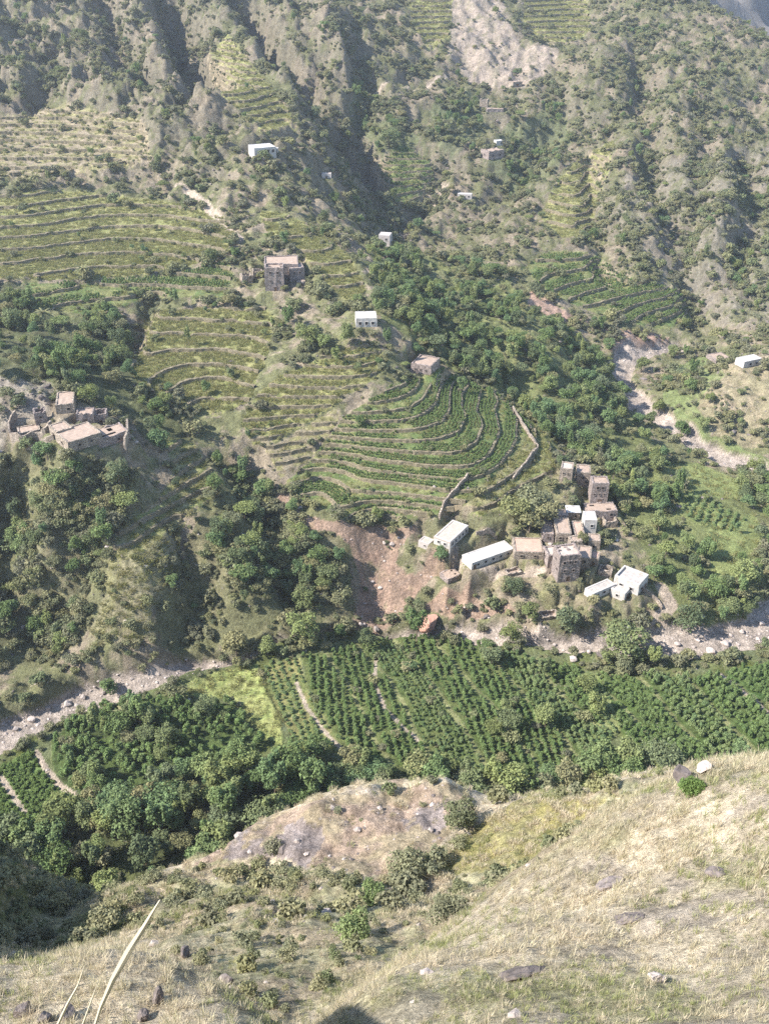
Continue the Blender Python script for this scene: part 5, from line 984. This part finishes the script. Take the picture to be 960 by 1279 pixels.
D = zeros(); D[R['river']] = 0.75; D[R['river'] & (Y > 230)] = 0.3; D[R['scar']] = 0.15
p, r, c = scatter(D); mass('river_stones', 'pale stones and rubble strewn along the river beds', 'stones', STONES, p, RNG.lognormal(-0.75, 0.5, len(p)).clip(.15, 2.0), RNG.integers(0, 6, len(p)))
D = zeros(); D[hills] = 0.035; D[Y > 330] = 0.035; D[R['rock_right']] = 0.08; D[R['cliff_left']] = 0.25; D[R['slope_left']] = 0.06; D[R['spur_bare']] = .12; D[R['brown_hill']] = 0.12; D[anyT] = 0.01; D[near] = 0.05; D[R['mid_slope']] = 0.22; D[R['pale_crest']] = 0.35; D *= clump; D[fields | R['grove'] | nearhouse | R['meadow'] | R['river']] = 0
p, r, c = scatter(D); mass('hill_stones', 'brown and grey stones scattered over the slopes', 'stones', STONES + DARKST, p, RNG.lognormal(-0.2, 0.5, len(p)).clip(.2, 3.5)*np.where(p[:, 1] < 96, 0.42, 1.0), np.where(p[:, 1] > 200, 6 + RNG.integers(0, 4, len(p)), RNG.integers(0, 10, len(p))))
def rock(u, v, size, mat, seed, label, hz=0.8, sub=3, name='boulder', group='boulders', sink=0.2):
    p = cast(u, v, ZF); o = link(name, rock_mesh(name, seed, mat, sub, hz)); o.location = (p[0], p[1], p[2] + size*hz*(0.5 - sink)); o.scale = (size,)*3; 
    nx = (H(p[0] - .5, p[1], ZF) - H(p[0] + .5, p[1], ZF)); ny = (H(p[0], p[1] - .5, ZF) - H(p[0], p[1] + .5, ZF)); nv = Vector((float(nx), float(ny), 1.0)).normalized()
    o.location = Vector(p) + nv*size*hz*(0.5 - sink); o.rotation_euler = (nv.to_track_quat('Z', 'Y').to_matrix().to_4x4() @ Matrix.Rotation(random.uniform(0, 6), 4, 'Z')).to_euler(); tag(o, label, 'boulder', group)
rock(535, 776, 5.2, 'rock_red', 801, 'big smooth red boulder at the foot of the landslide')
rock(857, 980, 1.0, 'rock_dark', 842, 'dark boulder on the crest of the grassy near hill', 0.95, 3, sink=0.1)
rock(880, 962, 0.6, 'rock_pale', 803, 'pale stone right of the dark boulder on the grassy crest')
rock(762, 1105, 0.8, 'rock_dark', 804, 'flat grey rock showing through the dry grass', 0.35, sink=0.35)
rock(895, 1092, 0.7, 'rock_dark', 805, 'rounded grey rock in the dry grass near the right edge', 0.5, sink=0.3)
rock(785, 1148, 0.9, 'rock_dark', 806, 'low dark rock slab in the middle of the grassy hill', 0.3, sink=0.35)
rock(650, 1215, 1.2, 'rock_dark', 807, 'broad grey rock slab at the lower part of the grassy hill', 0.22, sink=0.42)
rock(820, 1225, 0.5, 'rock_pale', 808, 'pale pink rock at the bottom right of the grassy hill', 0.5, sink=0.3)
rock(30, 1268, 0.30, 'rock_dark', 810, 'leftmost dark rock at the bottom edge', 1.0); rock(83, 1272, 0.36, 'rock_dark', 811, 'dark rounded rock at the bottom edge behind the thin stalk', 0.9); rock(180, 1274, 0.25, 'rock_dark', 812, 'dark rock at the bottom edge right of the broad blade', 1.0); rock(198, 1252, 0.30, 'rock_dark', 813, 'upright dark rock on the ledge right of the broad blade', 1.2); rock(55, 1276, 0.29, 'rock_dark', 814, 'dark rock wedged between two others at the bottom edge', 0.8)
rock(232, 1196, 0.9, 'rock_dark', 815, 'small dark rock on the slope above the ledge', 0.9); rock(282, 1232, 0.8, 'rock_dark', 816, 'dark rock left of the shaded hollow at the bottom', 0.9)
rock(782, 782, 2.6, 'rock_white', 820, 'white block beside the track below the modern house', 0.5); rock(885, 815, 2.2, 'rock_pale', 821, 'pale boulder in the river bed near the right edge')
for i, (u, v, s) in enumerate([(655, 800, 1.8), (672, 808, 1.5), (690, 815, 1.7), (715, 825, 2.0), (735, 815, 1.4), (845, 805, 1.7), (870, 800, 1.6), (905, 805, 1.9), (925, 790, 1.6), (950, 780, 1.8), (820, 820, 1.5), (40, 900, 1.8), (60, 885, 1.6), (85, 880, 2.0), (105, 872, 1.5), (20, 912, 1.5), (430, 785, 1.8), (450, 780, 1.4), (470, 785, 1.6), (130, 865, 1.3)]):
    where = 'left stony river bed' if u < 200 else 'rubble fan below the landslide' if u < 500 else 'river bed below the stone tower' if u < 760 else 'right part of the river bed'
    rock(u, v, s, 'rock_pale', 830 + i, f'pale boulder among the stones of the {where}', 0.75, 2, group=f'boulders of the {where}')
# date palms
def palm(u, v, h, label):
    p = cast(u, v, ZF, 96); e = link('date_palm', None); e.location = p; tag(e, label, 'palm', 'date palms'); rng = random.Random(int(u)); bm = bmesh.new(); tube(bm, [(0, 0, -.5), (.1, 0, h*.5), (0, .1, h)], .22, .16, 7); bm_obj('trunk', bm, 'bark', e)
    for i in range(26):
        a = 6.283*i/26 + rng.uniform(-.15, .15); up = rng.uniform(-.2, 1.1); L = rng.uniform(3.2, 4.2); bm = bmesh.new(); prev = None
        for k in range(8):
            f = k/7; r = L*f*math.cos(up*0.7)*(1 - .08*f); z = h + L*(math.sin(up)*f - 0.55*f*f); w = .34*math.sin(math.pi*min(1, .12 + f*.88))*1.0 + .02; c = Vector((math.cos(a)*r, math.sin(a)*r, z)); s = Vector((-math.sin(a), math.cos(a), 0))*w
            cur = [bm.verts.new(c - s - Vector((0, 0, w*.5))), bm.verts.new(c), bm.verts.new(c + s - Vector((0, 0, w*.5)))]
            if prev and k % 1 == 0: bm.faces.new((prev[0], prev[1], cur[1], cur[0])); bm.faces.new((prev[1], prev[2], cur[2], cur[1]))
            prev = cur
        bm_obj('frond', bm, 'leaf_olive', e)
palm(106, 352, 4.5, 'date palm with spread fronds in the green stepped fields'); palm(58, 408, 4.5, 'date palm rising from the wood above the hamlet'); palm(160, 900, 2.6, 'date palm at the corner of the dark orchard by the river bed'); palm(48, 235, 4.5, 'date palm at the upper left edge of the yellow-green fields')
# out-of-focus grass stalks right before the camera, rooted on the slope edge
MAT['pale_blade'] = foliage_material('pale_blade', [(0.66, 0.60, 0.46), (0.62, 0.56, 0.42)], 0.3, 0.05)
def stalk(pix, dist, w0, w1, label, mat='pale_blade'):
    bm = bmesh.new(); prev = None; n = len(pix)
    for i, (u, v) in enumerate(pix):
        d = dist[i]; yy = (CY - v)/FPX; c = Vector(((u - CX)/FPX, CP + yy*SP, -SP + yy*CP))*d; a = pix[min(i+1, n-1)]; b = pix[max(i-1, 0)]; tx, ty = a[0]-b[0], -(a[1]-b[1]); ln = math.hypot(tx, ty); s = Vector((ty/ln, -tx/ln*SP, -tx/ln*CP))*(w0[i] if isinstance(w0, tuple) else w0 + (w1 - w0)*i/(n-1))*d/FPX; fwd = Vector((0, CP, -SP))*0.004
        if i == 0:      # its foot on the slope, out of the frame
            fz = float(H(c.x, c.y, ZF)) - 0.05; r_ = 0.003; ft = Vector((c.x - 0.04, c.y, fz)); prev = [bm.verts.new(ft + Vector(o_)) for o_ in ((-r_, 0, 0), (0, -r_, 0), (r_, 0, 0), (0, r_, 0))]
        cur = [bm.verts.new(c - s), bm.verts.new(c - fwd), bm.verts.new(c + s), bm.verts.new(c + fwd)]
        if prev:
            for k in range(4): bm.faces.new((prev[k], prev[(k+1) % 4], cur[(k+1) % 4], cur[k]))
        prev = cur
    me = bpy.data.meshes.new('grass_stalk'); bm.to_mesh(me); bm.free(); o = link('grass_stalk', me, mat); tag(o, label, 'grass', 'dry stalks close to the camera')
stalk([(116, 1290), (126, 1258), (141, 1224), (160, 1190), (180, 1158), (200, 1124)], [2.6, 2.5, 2.4, 2.3, 2.2, 2.1], (1.8, 2.4, 3.8, 4.6, 3.2, 0.8), 0, 'broad pale dry blade leaning right near the bottom left')
stalk([(68, 1290), (84, 1255), (98, 1230), (106, 1206)], [2.6, 2.5, 2.45, 2.4], 2.2, 0.6, 'thin dry stalk left of the broad pale blade')
stalk([(100, 1290), (110, 1262), (118, 1240), (124, 1222)], [2.7, 2.6, 2.55, 2.5], 1.4, 0.4, 'thinnest dry stalk between the two others')
# ------------------------------------------------------------------ the air
bm = bmesh.new(); print('ground z', ZF.min(), ZF.max()); box_bm(bm, -760, 760, -16, 866, float(ZF.min()) - 3, float(ZF.max()) + 8)
me = bpy.data.meshes.new('haze'); bm.to_mesh(me); bm.free(); hz = bpy.data.objects.new('haze', me); COL.objects.link(hz); hz['kind'] = 'stuff'
hm = bpy.data.materials.new('haze'); hm.use_nodes = True; nt = hm.node_tree; nt.nodes.remove(nt.nodes['Principled BSDF']); pv_ = nt.nodes.new('ShaderNodeVolumePrincipled'); pv_.inputs['Color'].default_value = (0.86, 0.92, 1.0, 1); pv_.inputs['Density'].default_value = 0.00017; pv_.inputs['Anisotropy'].default_value = 0.3
nt.links.new(pv_.outputs[0], nt.nodes['Material Output'].inputs['Volume']); me.materials.append(hm)
print('done', round(time.time() - T0, 1))
